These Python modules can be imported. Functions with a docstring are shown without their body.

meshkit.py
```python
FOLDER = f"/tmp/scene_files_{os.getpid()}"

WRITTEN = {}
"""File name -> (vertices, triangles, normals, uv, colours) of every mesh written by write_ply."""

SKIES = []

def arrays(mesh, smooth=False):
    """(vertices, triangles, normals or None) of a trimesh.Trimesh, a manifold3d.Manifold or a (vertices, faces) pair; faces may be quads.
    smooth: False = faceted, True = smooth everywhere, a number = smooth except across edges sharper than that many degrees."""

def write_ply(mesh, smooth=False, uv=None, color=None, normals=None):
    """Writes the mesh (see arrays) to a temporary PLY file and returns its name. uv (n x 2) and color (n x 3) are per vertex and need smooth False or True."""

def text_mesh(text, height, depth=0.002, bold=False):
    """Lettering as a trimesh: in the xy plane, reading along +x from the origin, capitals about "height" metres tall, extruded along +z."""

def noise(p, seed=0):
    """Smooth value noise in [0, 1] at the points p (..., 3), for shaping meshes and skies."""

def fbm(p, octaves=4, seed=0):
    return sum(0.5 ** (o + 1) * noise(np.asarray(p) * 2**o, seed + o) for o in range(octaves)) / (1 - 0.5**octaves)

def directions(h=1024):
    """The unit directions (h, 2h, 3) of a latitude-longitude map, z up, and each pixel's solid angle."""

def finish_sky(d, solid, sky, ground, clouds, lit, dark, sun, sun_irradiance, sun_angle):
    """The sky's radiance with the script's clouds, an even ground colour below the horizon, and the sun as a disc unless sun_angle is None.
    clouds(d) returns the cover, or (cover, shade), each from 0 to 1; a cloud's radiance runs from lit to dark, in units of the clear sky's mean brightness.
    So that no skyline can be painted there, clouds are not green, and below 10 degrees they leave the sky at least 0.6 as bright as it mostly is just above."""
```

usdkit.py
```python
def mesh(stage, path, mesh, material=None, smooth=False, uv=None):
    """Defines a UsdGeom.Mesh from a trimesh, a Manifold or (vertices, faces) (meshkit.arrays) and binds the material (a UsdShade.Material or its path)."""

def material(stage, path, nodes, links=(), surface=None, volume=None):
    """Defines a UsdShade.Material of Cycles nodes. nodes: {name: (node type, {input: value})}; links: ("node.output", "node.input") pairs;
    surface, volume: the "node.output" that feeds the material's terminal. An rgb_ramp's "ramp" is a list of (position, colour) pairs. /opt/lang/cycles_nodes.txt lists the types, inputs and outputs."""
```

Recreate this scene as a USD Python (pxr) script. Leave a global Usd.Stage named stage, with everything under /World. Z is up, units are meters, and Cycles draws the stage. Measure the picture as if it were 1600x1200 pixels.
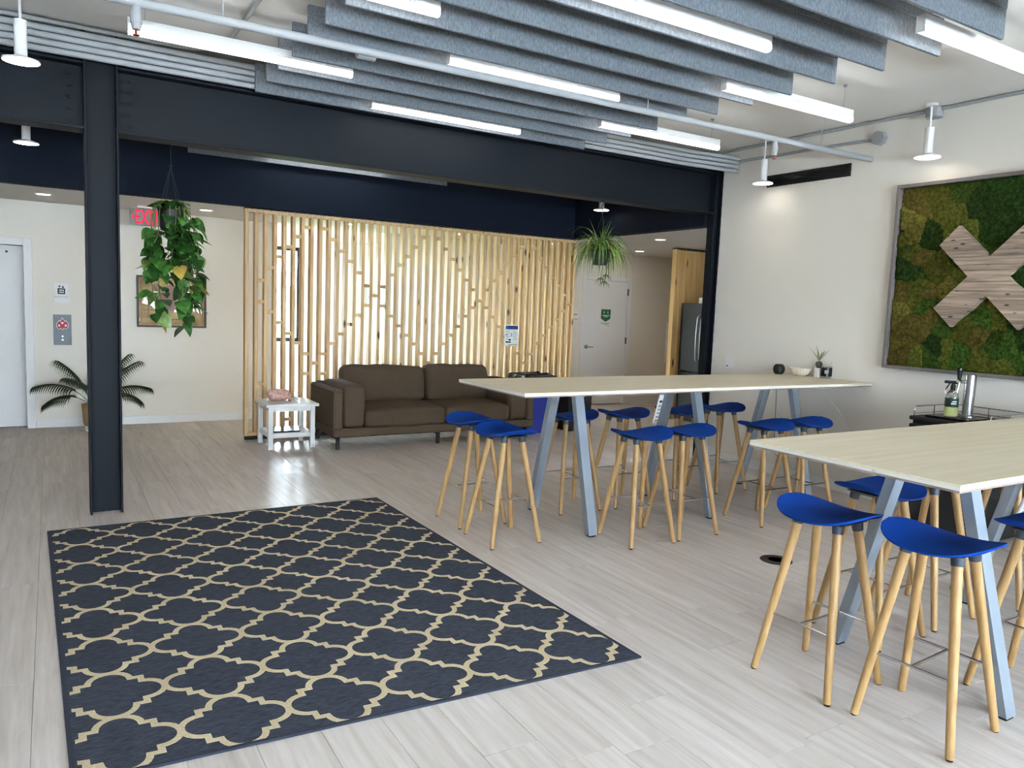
import math, random
import numpy as np, trimesh, manifold3d as m3, usdkit, meshkit
import shapely.geometry as sg, shapely.ops as so
from shapely import affinity
from pxr import Usd, UsdGeom, UsdLux, UsdShade, Gf, Sdf, Vt

PI = math.pi
stage = Usd.Stage.CreateInMemory()
UsdGeom.SetStageUpAxis(stage, UsdGeom.Tokens.z); UsdGeom.SetStageMetersPerUnit(stage, 1.0)
W = UsdGeom.Xform.Define(stage, '/World'); stage.SetDefaultPrim(W.GetPrim())
UsdGeom.Scope.Define(stage, '/World/Looks')

# ------------------------------------------------------------------ camera, sky, exposure
EYE = 1.6
F_PX = 1183.687
R = np.array([[0.85513216, -0.5169211, 0.03926274], [-0.01876247, -0.10654755, -0.99413057], [0.51807041, 0.84937636, -0.10081095]])
cam = UsdGeom.Camera.Define(stage, '/World/camera')
Rc = np.diag([1, -1, -1]) @ R                       # rows: camera right, up, back
Mx = np.eye(4); Mx[:3, :3] = Rc; Mx[3, :3] = (0, 0, EYE)
cam.AddTransformOp().Set(Gf.Matrix4d(*Mx.ravel().tolist()))
cam.CreateHorizontalApertureAttr(36.0); cam.CreateVerticalApertureAttr(27.0)
cam.CreateFocalLengthAttr(F_PX / 1600 * 36.0); cam.CreateClippingRangeAttr(Gf.Vec2f(0.05, 500))
cam.CreateExposureAttr(0.2)
LAMP = 13.0          # radiance of the linear lamps
BEAM = 60.0        # beam of each pendant downlight
SKY = 18.0           # overcast daylight
dome = UsdLux.DomeLight.Define(stage, '/World/sky')
dome.CreateIntensityAttr(SKY); dome.CreateColorAttr(Gf.Vec3f(0.76, 0.88, 1.0))

# ------------------------------------------------------------------ materials
def lin(r, g, b):
    return tuple((c / 255 / 12.92) if c <= 10 else ((c / 255 + 0.055) / 1.055) ** 2.4 for c in (r, g, b))
MATS = {}
def mat(name, nodes, links, surface='p.BSDF'):
    MATS[name] = usdkit.material(stage, '/World/Looks/' + name, nodes, links, surface=surface); return MATS[name]
def plain(name, rgb, rough=0.5, metal=0.0, bump=0.0, bscale=200, **kw):
    n = {'p': ('principled_bsdf', {'base_color': lin(*rgb), 'roughness': rough, 'metallic': metal, **kw})}; l = []
    if bump:
        n |= {'g': ('geometry', {}), 'n': ('noise_texture', {'scale': bscale, 'detail': 3}), 'b': ('bump', {'strength': bump, 'distance': 0.002})}
        l = [('g.position', 'n.vector'), ('n.fac', 'b.height'), ('b.normal', 'p.normal')]
    return mat(name, n, l)
def grain(name, c1, c2, scale, rough=0.45, ns=1.0, detail=5, vary=0.0, knots=None, bump=0.0, rnd=60.0, contrast=(0.3, 0.7), spec=0.5):
    """wood or woven grain: noise stretched by scale (per axis), shifted per object"""
    n = {'g': ('geometry', {}), 'o': ('object_info', {}), 'r': ('math', {'math_type': 'multiply', 'value2': rnd}), 'a': ('vector_math', {'math_type': 'add'}),
         'm': ('mapping', {'scale': scale}), 'n': ('noise_texture', {'scale': ns, 'detail': detail, 'roughness': 0.6, 'distortion': 0.3}),
         'c': ('rgb_ramp', {'ramp': [(contrast[0], lin(*c1)), (contrast[1], lin(*c2))]}), 'p': ('principled_bsdf', {'roughness': rough, 'specular_ior_level': spec}),
         'cb': ('combine_xyz', {})}
    l = [('o.random', 'r.value1'), ('r.value', 'cb.x'), ('r.value', 'cb.y'), ('r.value', 'cb.z'), ('g.position', 'm.vector'), ('m.vector', 'a.vector1'), ('cb.vector', 'a.vector2'),
         ('a.vector', 'n.vector'), ('n.fac', 'c.fac')]
    out = 'c.color'
    if vary:
        n |= {'v': ('map_range', {'from_min': 0.0, 'from_max': 1.0, 'to_min': 1 - vary, 'to_max': 1 + vary}), 'h': ('hsv', {}), 'w': ('white_noise_texture', {'dimensions': '1D'})}
        l += [('o.random', 'w.w'), ('w.value', 'v.value'), ('v.result', 'h.value'), (out, 'h.color')]; out = 'h.color'
    if knots:
        n |= {'km': ('mapping', {'scale': knots[0]}), 'ka': ('vector_math', {'math_type': 'add'}), 'kv': ('voronoi_texture', {'scale': 1.0}),
              'kr': ('map_range', {'from_min': knots[1], 'from_max': knots[1] * 1.9, 'to_min': 1.0, 'to_max': 0.0, 'clamp': True}),
              'kx': ('mix_color', {'b': lin(*knots[2])})}
        l += [('g.position', 'km.vector'), ('km.vector', 'ka.vector1'), ('cb.vector', 'ka.vector2'), ('ka.vector', 'kv.vector'), ('kv.distance', 'kr.value'), ('kr.result', 'kx.fac'), (out, 'kx.a')]
        out = 'kx.result'
    l.append((out, 'p.base_color'))
    if bump:
        n['b'] = ('bump', {'strength': bump, 'distance': 0.002}); l += [('n.fac', 'b.height'), ('b.normal', 'p.normal')]
    return mat(name, n, l)
def emit(name, rgb, strength):
    return mat(name, {'e': ('emission', {'color': rgb, 'strength': strength})}, [], 'e.emission')

plain('wall_white', (236, 231, 222), 0.75, bump=0.05, bscale=300)
plain('ceiling_white', (226, 224, 220), 0.85)
plain('trim_white', (238, 238, 238), 0.45)
plain('navy', (17, 25, 38), 0.7, bump=0.03, specular_ior_level=0.12)
plain('steel_black', (13, 19, 27), 0.55, bump=0.08, bscale=25, specular_ior_level=0.18)
plain('black_matt', (14, 14, 16), 0.6)
plain('black_gloss', (12, 12, 14), 0.22)
plain('pipe_white', (160, 163, 166), 0.6, specular_ior_level=0.3)
plain('white_gloss', (240, 240, 240), 0.3)
plain('chrome', (225, 228, 232), 0.12, 1.0)
plain('brushed_steel', (190, 192, 195), 0.3, 1.0)
plain('panel_steel', (112, 117, 122), 0.5, 0.5, specular_ior_level=0.3)
plain('table_leg_grey', (168, 180, 194), 0.38, 0.55)
plain('fridge_steel', (52, 54, 55), 0.45, 0.4)
plain('fridge_side', (24, 24, 26), 0.5)
plain('blue_felt', (2, 54, 138), 0.85, bump=0.15, bscale=500, specular_ior_level=0.15)
plain('grey_plastic', (52, 60, 72), 0.5)
plain('bin_blue', (20, 40, 140), 0.5)
plain('bag_black', (10, 11, 16), 0.25, bump=0.5, bscale=30)
plain('rubber', (18, 18, 18), 0.7)
plain('paper', (240, 240, 238), 0.6)
plain('ink_dark', (40, 42, 46), 0.7)
plain('ink_grey', (150, 152, 155), 0.7)
plain('ink_blue', (24, 90, 160), 0.6)
plain('ink_navy', (14, 44, 110), 0.6)
plain('sign_green', (30, 105, 62), 0.5)
plain('sign_red', (150, 24, 40), 0.5)
plain('exit_panel', (118, 128, 124), 0.3)
plain('soil', (40, 30, 22), 0.9)
plain('pot_black', (18, 18, 20), 0.55)
plain('basket', (150, 122, 82), 0.8, bump=0.6, bscale=120)
plain('pot_white', (235, 232, 226), 0.5)
plain('vine_stem', (96, 110, 52), 0.6)
plain('disc_brown', (40, 33, 30), 0.6, bump=0.1)
plain('frame_grey', (112, 106, 104), 0.6, bump=0.1, bscale=60)
plain('frame_dark', (66, 56, 52), 0.5)
plain('map_line', (90, 66, 40), 0.6)
plain('label_dark_green', (26, 58, 44), 0.5)
plain('label_lime', (206, 214, 140), 0.5)
plain('bowl_shell', (232, 222, 208), 0.4)
plain('stone_dark', (70, 70, 66), 0.8)
plain('copper', (150, 70, 50), 0.35, 0.8)
plain('glass_dark', (40, 48, 58), 0.3)
plain('grass_out', (150, 168, 118), 0.9)
plain('tree_out', (96, 128, 118), 0.9)
emit('lamp_tube', (1.0, 0.985, 0.955), LAMP)
emit('lamp_disc', (1.0, 0.92, 0.80), LAMP * 0.8)
emit('lamp_can', (1.0, 0.95, 0.88), LAMP * 4.0)
emit('exit_red', (1.0, 0.03, 0.07), 1.3)
emit('button_glow', (0.85, 0.92, 1.0), 1.2)
grain('floor_plank', (196, 184, 176), (232, 224, 219), (16, 0.9, 1), 0.32, ns=1.6, vary=0.05, rnd=90, contrast=(0.25, 0.75), bump=0.05)
plain('floor_base', (110, 104, 98), 0.7)
grain('table_wood', (224, 212, 184), (240, 232, 210), (1.2, 26, 26), 0.38, ns=1.0, contrast=(0.3, 0.7))
plain('table_edge', (236, 234, 228), 0.4)
plain('table_core', (150, 134, 122), 0.7)
grain('oak_leg', (164, 126, 78), (194, 158, 108), (30, 30, 2.0), 0.45, ns=1.4)
grain('pine', (196, 158, 106), (226, 194, 146), (22, 22, 1.1), 0.55, ns=1.2, vary=0.07, knots=((7, 7, 2.6), 0.085, (92, 56, 34)))
grain('pine_panel', (206, 160, 96), (232, 196, 134), (10, 10, 0.9), 0.5, ns=1.2, vary=0.05, knots=((4, 4, 2.0), 0.09, (110, 70, 40)))
grain('felt', (94, 100, 107), (130, 136, 142), (110, 110, 42), 0.95, ns=1.0, detail=4, contrast=(0.3, 0.7), spec=0.1)
grain('sofa', (76, 63, 51), (94, 80, 65), (60, 300, 300), 0.9, ns=1.0, bump=0.2, spec=0.2)
grain('rug_dark', (44, 48, 59), (78, 82, 93), (26, 170, 1), 0.95, ns=1.0, detail=3, contrast=(0.3, 0.75), spec=0.1, bump=0.3)
grain('rug_tan', (196, 178, 144), (218, 202, 170), (90, 90, 1), 0.95, ns=1.0, spec=0.1, bump=0.3)
plain('rug_edge', (40, 45, 60), 0.95)
grain('barn_wood', (104, 90, 80), (186, 164, 146), (1, 2.2, 46), 0.75, ns=1.0, detail=7, vary=0.22, knots=((1, 7, 16), 0.10, (70, 58, 50)), contrast=(0.3, 0.68), bump=0.3)
grain('map_paper', (170, 132, 82), (206, 172, 120), (9, 9, 9), 0.5, ns=1.0, detail=6)
plain('map_pink', (176, 132, 120), 0.5); plain('map_grey', (140, 132, 112), 0.5)
def moss(name, a, b):
    m = tuple((x + y) / 2 for x, y in zip(a, b)); dk = tuple(x * 0.6 for x in a)
    mat(name, {'g': ('geometry', {}), 'o': ('object_info', {}), 'n': ('noise_texture', {'scale': 38, 'detail': 9, 'roughness': 0.78}), 'n2': ('noise_texture', {'scale': 170, 'detail': 4, 'roughness': 0.7}),
               'c': ('rgb_ramp', {'ramp': [(0.32, lin(*dk)), (0.45, lin(*a)), (0.55, lin(*m)), (0.68, lin(*b))]}), 'b': ('bump', {'strength': 1.0, 'distance': 0.012}), 'h': ('hsv', {}),
               'v': ('map_range', {'to_min': 1.1, 'to_max': 1.9}), 'u': ('map_range', {'to_min': 0.485, 'to_max': 0.515}), 'p': ('principled_bsdf', {'roughness': 0.95, 'specular_ior_level': 0.1})},
        [('g.position', 'n.vector'), ('g.position', 'n2.vector'), ('n.fac', 'c.fac'), ('c.color', 'h.color'), ('o.random', 'v.value'), ('v.result', 'h.value'), ('o.random', 'u.value'), ('u.result', 'h.hue'),
         ('h.color', 'p.base_color'), ('n2.fac', 'b.height'), ('b.normal', 'p.normal')])
moss('moss_dark', (22, 40, 14), (56, 78, 28)); moss('moss_mid', (36, 54, 16), (76, 94, 36)); moss('moss_olive', (56, 60, 18), (98, 98, 38)); moss('moss_brown', (68, 62, 24), (110, 100, 46))
plain('moss_back', (34, 34, 18), 0.95)
def leafmat(name, a, b, gloss=0.35):
    mat(name, {'g': ('geometry', {}), 'n': ('noise_texture', {'scale': 30, 'detail': 2}), 'c': ('rgb_ramp', {'ramp': [(0.35, lin(*a)), (0.65, lin(*b))]}),
               'p': ('principled_bsdf', {'roughness': gloss}), 't': ('translucent_bsdf', {}), 'x': ('mix_closure', {'fac': 0.22})},
        [('g.position', 'n.vector'), ('n.fac', 'c.fac'), ('c.color', 'p.base_color'), ('c.color', 't.color'), ('p.BSDF', 'x.closure1'), ('t.BSDF', 'x.closure2')], 'x.closure')
leafmat('pothos_dark', (26, 62, 22), (44, 92, 34)); leafmat('pothos_mid', (44, 92, 34), (76, 128, 52)); leafmat('pothos_light', (92, 128, 54), (134, 160, 84)); leafmat('leaf_yellow', (178, 150, 60), (200, 170, 90))
leafmat('spider_a', (70, 108, 44), (108, 142, 66), 0.5); leafmat('spider_b', (128, 152, 74), (176, 190, 120), 0.5); leafmat('palm_leaf', (30, 50, 30), (52, 74, 44), 0.5); leafmat('air_plant', (110, 124, 84), (156, 164, 122), 0.6)
mat('pane_glass', {'t': ('transparent_bsdf', {'color': (0.97, 0.985, 0.98)}), 'g': ('glossy_bsdf', {'roughness': 0.02, 'color': (1, 1, 1)}), 'f': ('fresnel', {'IOR': 1.45}), 'x': ('mix_closure', {})},
    [('f.fac', 'x.fac'), ('t.BSDF', 'x.closure1'), ('g.BSDF', 'x.closure2')], 'x.closure')
mat('clear_plastic', {'p': ('principled_bsdf', {'base_color': (0.95, 0.97, 0.95), 'roughness': 0.05, 'transmission_weight': 0.9, 'ior': 1.4})}, [])
mat('quartz', {'g': ('geometry', {}), 'n': ('noise_texture', {'scale': 26, 'detail': 5}), 'c': ('rgb_ramp', {'ramp': [(0.3, lin(196, 140, 124)), (0.5, lin(222, 178, 164)), (0.72, lin(240, 220, 210))]}), 'p': ('principled_bsdf', {'roughness': 0.5})},
    [('g.position', 'n.vector'), ('n.fac', 'c.fac'), ('c.color', 'p.base_color')])

# ------------------------------------------------------------------ helpers
TAKEN = {}
def numbered(parent, name):
    k = TAKEN.get((parent, name), 0); TAKEN[(parent, name)] = k + 1
    return f'{parent}/{name}' + (f'_{k:03d}' if k else '')
def tag(prim, label=None, cat=None, group=None, kind=None):
    for k, v in (('label', label), ('category', cat), ('group', group), ('kind', kind)):
        if v: prim.SetCustomDataByKey(k, v)
    return prim
def thing(name, label, cat, loc=(0, 0, 0), rz=0, group=None, kind=None):
    path = numbered('/World', name)
    x = UsdGeom.Xform.Define(stage, path)
    x.AddTranslateOp().Set(Gf.Vec3d(*map(float, loc))); x.AddRotateZOp().Set(float(rz))
    tag(x.GetPrim(), label, cat, group, kind)
    return path
def part(name, mesh, m, parent='/World', smooth=False, label=None, kind=None):
    path = numbered(parent, name)
    if isinstance(mesh, MB): mesh = mesh.mesh()
    p = usdkit.mesh(stage, path, mesh, MATS[m], smooth=smooth).GetPrim()
    tag(p, label, kind=kind)
    return path
def solo(name, mesh, m, label, cat, group=None, kind=None, smooth=False):
    path = part(name, mesh, m, smooth=smooth); tag(stage.GetPrimAtPath(path), label, cat, group, kind); return path
def struct(name):
    path = numbered('/World', name); UsdGeom.Xform.Define(stage, path); tag(stage.GetPrimAtPath(path), kind='structure'); return path
def copy(src, label, loc, rz=0, group=None):
    base = src.split('/')[-1]; path = numbered('/World', base)
    x = UsdGeom.Xform.Define(stage, path)
    x.GetPrim().GetReferences().AddInternalReference(Sdf.Path(src)); x.GetPrim().SetInstanceable(True)
    x.GetPrim().GetAttribute('xformOp:translate').Set(Gf.Vec3d(*map(float, loc))); x.GetPrim().GetAttribute('xformOp:rotateZ').Set(float(rz))
    was = stage.GetPrimAtPath(src).GetCustomData()
    tag(x.GetPrim(), label, was.get('category'), group or was.get('group'))
    return path

def tmesh(v, f): return trimesh.Trimesh(np.asarray(v, float), np.asarray(f, int), process=False)
def bevbox(x0, x1, y0, y1, z0, z1, c=0.0):
    if c <= 0:
        b = trimesh.creation.box((x1 - x0, y1 - y0, z1 - z0)); b.apply_translation(((x0 + x1) / 2, (y0 + y1) / 2, (z0 + z1) / 2)); return b
    lo, hi = np.array([x0, y0, z0], float), np.array([x1, y1, z1], float); pts = []
    for s in np.ndindex(2, 2, 2):
        k = np.where(np.array(s) == 0, lo, hi); ins = np.where(np.array(s) == 0, c, -c)
        for a in range(3):
            p = k + ins; p[a] = k[a]; pts.append(p)
    return trimesh.convex.convex_hull(np.array(pts))
def rbox(x0, x1, y0, y1, z0, z1, r, n=12, puff=(0, 0, 0), noise=0.0, seed=0, nscale=6):
    """rounded, puffed box (cushions)"""
    ext = np.array([x1 - x0, y1 - y0, z1 - z0], float); h = ext / 2; cen = np.array([x0 + x1, y0 + y1, z0 + z1]) / 2
    b = trimesh.creation.box((2, 2, 2)); 
    for _ in range(n): 
        b = b.subdivide()
        if len(b.faces) > 2500: break
    b.merge_vertices()
    u = np.array(b.vertices); p = u * h
    # pack more vertices near the edges
    inner = np.clip(p, -(h - r), h - r); d = p - inner; L = np.linalg.norm(d, axis=1, keepdims=True)
    p = np.where(L > 1e-9, inner + r * d / np.maximum(L, 1e-9), p)
    q = np.clip(u, -1, 1)
    for a in range(3):
        o = [k for k in range(3) if k != a]
        bul = (1 - q[:, o[0]] ** 2) * (1 - q[:, o[1]] ** 2)
        p[:, a] += np.sign(q[:, a]) * np.abs(q[:, a]) ** 3 * puff[a] * bul
    if noise:
        nn = meshkit.fbm((p + cen) * nscale, 3, seed) - 0.5
        p += noise * nn[:, None] * np.sign(q) * (np.abs(q) > 0.9)
    return tmesh(p + cen, b.faces)
def frame_of(d):
    d = np.asarray(d, float); d = d / np.linalg.norm(d)
    a = np.array([0, 0, 1.0]) if abs(d[2]) < 0.9 else np.array([1.0, 0, 0])
    u = np.cross(a, d); u /= np.linalg.norm(u); return u, np.cross(d, u), d
def tube(pts, r, n=8, caps=True):
    pts = np.asarray(pts, float); rr = np.broadcast_to(np.asarray(r, float), (len(pts),))
    v, f = [], []
    t = np.gradient(pts, axis=0) if len(pts) > 2 else np.repeat((pts[1] - pts[0])[None], 2, 0)
    u, w, _ = frame_of(t[0])
    for i, p in enumerate(pts):
        d = t[i] / max(np.linalg.norm(t[i]), 1e-12)
        u = u - d * (u @ d); u /= np.linalg.norm(u); w = np.cross(d, u)
        for k in range(n):
            a = 2 * PI * k / n; v.append(p + rr[i] * (math.cos(a) * u + math.sin(a) * w))
    for i in range(len(pts) - 1):
        for k in range(n):
            a, b = i * n + k, i * n + (k + 1) % n; f += [[a, b, b + n], [a, b + n, a + n]]
    if caps:
        v += [pts[0], pts[-1]]; c0, c1 = len(v) - 2, len(v) - 1; e = (len(pts) - 1) * n
        for k in range(n): f += [[c0, (k + 1) % n, k], [c1, e + k, e + (k + 1) % n]]
    return tmesh(v, f)
def lathe(prof, c=(0, 0, 0), n=24):
    v, f = [], []
    for r, z in prof:
        for k in range(n): a = 2 * PI * k / n; v.append((c[0] + r * math.cos(a), c[1] + r * math.sin(a), c[2] + z))
    m = len(prof)
    for i in range(m - 1):
        for k in range(n):
            a, b = i * n + k, i * n + (k + 1) % n; f += [[a, b, b + n], [a, b + n, a + n]]
    for i, s in ((0, -1), (m - 1, 1)):
        if prof[i][0] > 1e-6:
            v.append((c[0], c[1], c[2] + prof[i][1])); q = len(v) - 1
            for k in range(n):
                a, b = i * n + k, i * n + (k + 1) % n; f.append([q, a, b] if s > 0 else [q, b, a])
    return tmesh(v, f)
def prism(poly, h0, h1, axis='z'):
    """extrude a shapely polygon (or multi) between h0 and h1; axis says which world axis is the depth: z -> (x,y), y -> (x,z), x -> (y,z)"""
    ms = []
    for g in getattr(poly, 'geoms', [poly]):
        if g.is_empty or g.area < 1e-10: continue
        m = trimesh.creation.extrude_polygon(g, h1 - h0, engine='earcut'); v = np.array(m.vertices); v[:, 2] += h0; fl = False
        if axis == 'y': v = v[:, [0, 2, 1]]; fl = True
        elif axis == 'x': v = v[:, [2, 0, 1]]
        f = np.array(m.faces); ms.append(tmesh(v, f[:, ::-1] if fl else f))
    return trimesh.util.concatenate(ms)
def text_on(text, h, x, y, z, face='-y', depth=0.002, bold=False):
    """lettering centred at x, z on a surface whose normal is -y"""
    m = meshkit.text_mesh(text, h, depth, bold); v = np.array(m.vertices); v[:, 0] -= (v[:, 0].min() + v[:, 0].max()) / 2; v[:, 1] -= h / 2
    return tmesh(np.stack([v[:, 0] + x, y - v[:, 2], v[:, 1] + z], 1), m.faces)
class MB:
    def __init__(s): s.m = []
    def add(s, m): s.m.append(m); return s
    def box(s, *a, **k): return s.add(bevbox(*a, **k))
    def tube(s, *a, **k): return s.add(tube(*a, **k))
    def cyl(s, a, b, r, n=12): return s.add(tube([a, b], r, n))
    def lathe(s, *a, **k): return s.add(lathe(*a, **k))
    def mesh(s): return trimesh.util.concatenate(s.m) if len(s.m) > 1 else s.m[0]
def xf(m, rz=0, loc=(0, 0, 0), rx=0, ry=0):
    T = trimesh.transformations
    M = T.translation_matrix(loc) @ T.rotation_matrix(rz, [0, 0, 1]) @ T.rotation_matrix(ry, [0, 1, 0]) @ T.rotation_matrix(rx, [1, 0, 0])
    m = m.copy(); m.apply_transform(M); return m
rng = random.Random(5)

# ------------------------------------------------------------------ the setting
CEIL, LOW = 3.35, 2.57
fl = struct('floor')
part('subfloor', bevbox(-4.2, 9.8, -2.8, 13.2, -0.2, -0.006), 'floor_base', fl)
rf = random.Random(11); PW, PL = 0.23, 1.22; planks = []
ix = 0; x = -4.0
while x < 9.6:
    y = -2.6 - rf.random() * PL
    while y < 13.0:
        y0, y1, x1 = max(y, -2.6), min(y + PL, 13.0), min(x + PW, 9.6)
        if y1 - y0 > 0.02: planks.append((x, x1, y0, y1))
        y += PL
    x += PW
def in_view(x, y):
    c = R @ np.array([x, y, -EYE]); 
    if c[2] < 0.3: return None
    u, v = 800 + F_PX * c[0] / c[2], 600 + F_PX * c[1] / c[2]
    return c[2] if -120 < u < 1720 and 560 < v < 1330 else None
def score(p):
    ds = [in_view(a, b) for a in (p[0], p[1]) for b in (p[2], (p[2] + p[3]) / 2, p[3])]; ds = [d for d in ds if d]
    return min(ds) if ds else 1e9
planks.sort(key=score); rest = MB()
for k, (a, b, c, d) in enumerate(planks):
    m = bevbox(a + 0.0006, b - 0.0006, c + 0.0006, d - 0.0006, -0.006, 0.0, 0.0009)
    if k < 300 and score((a, b, c, d)) < 1e8: part('plank', m, 'floor_plank', fl)
    else: rest.add(m)
part('outer_planks', rest, 'floor_plank', fl, kind='stuff')

cl = struct('ceiling')
part('slab', bevbox(-4.2, 6.42, -2.8, 8.7, CEIL, CEIL + 0.2), 'ceiling_white', cl)
part('lower_slab', MB().box(-4.2, 9.8, 8.7, 10.35, LOW, LOW + 0.15).box(6.3, 9.8, 6.26, 8.7, LOW, LOW + 0.15).box(0.8, 6.2, 10.35, 13.2, LOW + 0.04, LOW + 0.15), 'ceiling_white', cl)

XR = 6.3
w = struct('wall_right'); part('plasterboard', bevbox(XR, XR + 0.14, -2.8, 6.1, 0, CEIL), 'wall_white', w)
part('baseboard', bevbox(XR - 0.014, XR, -2.6, 6.05, 0, 0.1, 0.003), 'trim_white', w)
w = struct('wall_left'); part('plasterboard', bevbox(-4.2, -4.0, -2.8, 10.35, 0, CEIL), 'wall_white', w)
w = struct('wall_kitchen'); part('plasterboard', MB().box(XR + 0.14, 9.8, 5.98, 6.1, 0, CEIL).box(9.6, 9.8, 6.1, 10.35, 0, LOW), 'wall_white', w)
w = struct('wall_soffit'); part('plasterboard', MB().box(-4.0, 6.15, 8.6, 8.7, LOW - 0.002, CEIL).box(6.15, 6.3, 6.17, 8.7, LOW - 0.002, CEIL), 'navy', w)
YB = 10.2; OX0, OX1 = 2.53, 4.03; DX0, DX1, DH = 7.57, 8.49, 2.115; EX0, EX1, EH = -1.3, -0.26, 2.07
w = struct('wall_back')
part('plasterboard', MB().box(-4.0, EX0, YB, YB + 0.15, 0, LOW + 0.02).box(EX0, EX1, YB, YB + 0.15, EH, LOW + 0.02).box(EX1, OX0, YB, YB + 0.15, 0, LOW + 0.02)
     .box(OX1, DX0, YB, YB + 0.15, 0, LOW + 0.02).box(DX0, DX1, YB, YB + 0.15, DH, LOW + 0.02).box(DX1, 9.6, YB, YB + 0.15, 0, LOW + 0.02), 'wall_white', w)
part('baseboard', MB().box(EX1 + 0.09, OX0, YB - 0.013, YB, 0, 0.1, c=0.003).box(OX1, DX0 - 0.06, YB - 0.013, YB, 0, 0.1, c=0.003).box(DX1 + 0.06, 9.6, YB - 0.013, YB, 0, 0.1, c=0.003).box(-4, EX0 - 0.09, YB - 0.013, YB, 0, 0.1, c=0.003), 'trim_white', w)
w = struct('wall_rear')
WX0, WX1, WZ0, WZ1 = 1.3, 3.64, 0.87, 2.46
part('plasterboard', MB().box(0.9, WX0, 13.0, 13.15, 0, LOW + 0.06).box(WX1, 6.1, 13.0, 13.15, 0, LOW + 0.06).box(WX0, WX1, 13.0, 13.15, 0, WZ0).box(WX0, WX1, 13.0, 13.15, WZ1, LOW + 0.06)
     .box(0.9, 1.0, 10.35, 10.6, 0, LOW + 0.06).box(0.9, 1.0, 12.9, 13.0, 0, LOW + 0.06).box(0.9, 1.0, 10.6, 12.9, 2.46, LOW + 0.06).box(0.9, 1.0, 10.6, 12.9, 0, 0.1).box(6.0, 6.1, 10.35, 13.0, 0, LOW + 0.06), 'wall_white', w)
def window(name, ax, a0, a1, z0, z1, pos, t=0.06, mull=(), m='black_matt', depth=0.08):
    """a window in a wall: ax 'x' = the pane spans x at y=pos, 'y' = it spans y at x=pos"""
    w = struct(name)
    def bx(u0, u1, q0, q1, d):
        return bevbox(u0, u1, pos - d / 2, pos + d / 2, q0, q1) if ax == 'x' else bevbox(pos - d / 2, pos + d / 2, u0, u1, q0, q1)
    fr = MB()
    for u0, u1, q0, q1 in ((a0, a1, z0, z0 + t), (a0, a1, z1 - t, z1), (a0, a0 + t, z0 + t, z1 - t), (a1 - t, a1, z0 + t, z1 - t)): fr.add(bx(u0, u1, q0, q1, depth))
    for u in mull: fr.add(bx(u - t / 2, u + t / 2, z0 + t, z1 - t, depth))
    part('window_frame', fr, m, w)
    us = [a0 + t, *[q for u in mull for q in (u - t / 2, u + t / 2)], a1 - t]
    for k in range(0, len(us), 2): part('pane', bx(us[k], us[k + 1], z0 + t, z1 - t, 0.006), 'pane_glass', w)
window('window_1', 'x', WX0, WX1, WZ0, WZ1, 13.06)
window('window_2', 'y', 10.6, 12.9, 0.1, 2.46, 0.95)
FZ0, FZ1 = 0.9, 1.95
w = struct('wall_front')
part('plasterboard', MB().box(-4.0, 6.3, -2.8, -2.6, 0, FZ0).box(-4.0, 6.3, -2.8, -2.6, FZ1, CEIL).box(-4.0, -3.2, -2.8, -2.6, FZ0, FZ1).box(5.6, 6.3, -2.8, -2.6, FZ0, FZ1)
     .box(-1.0, 0.1, -2.8, -2.6, FZ0, FZ1).box(2.3, 3.4, -2.8, -2.6, FZ0, FZ1), 'wall_white', w)
window('window_3', 'x', -3.2, -1.0, FZ0, FZ1, -2.7, mull=(-2.1,))
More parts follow.
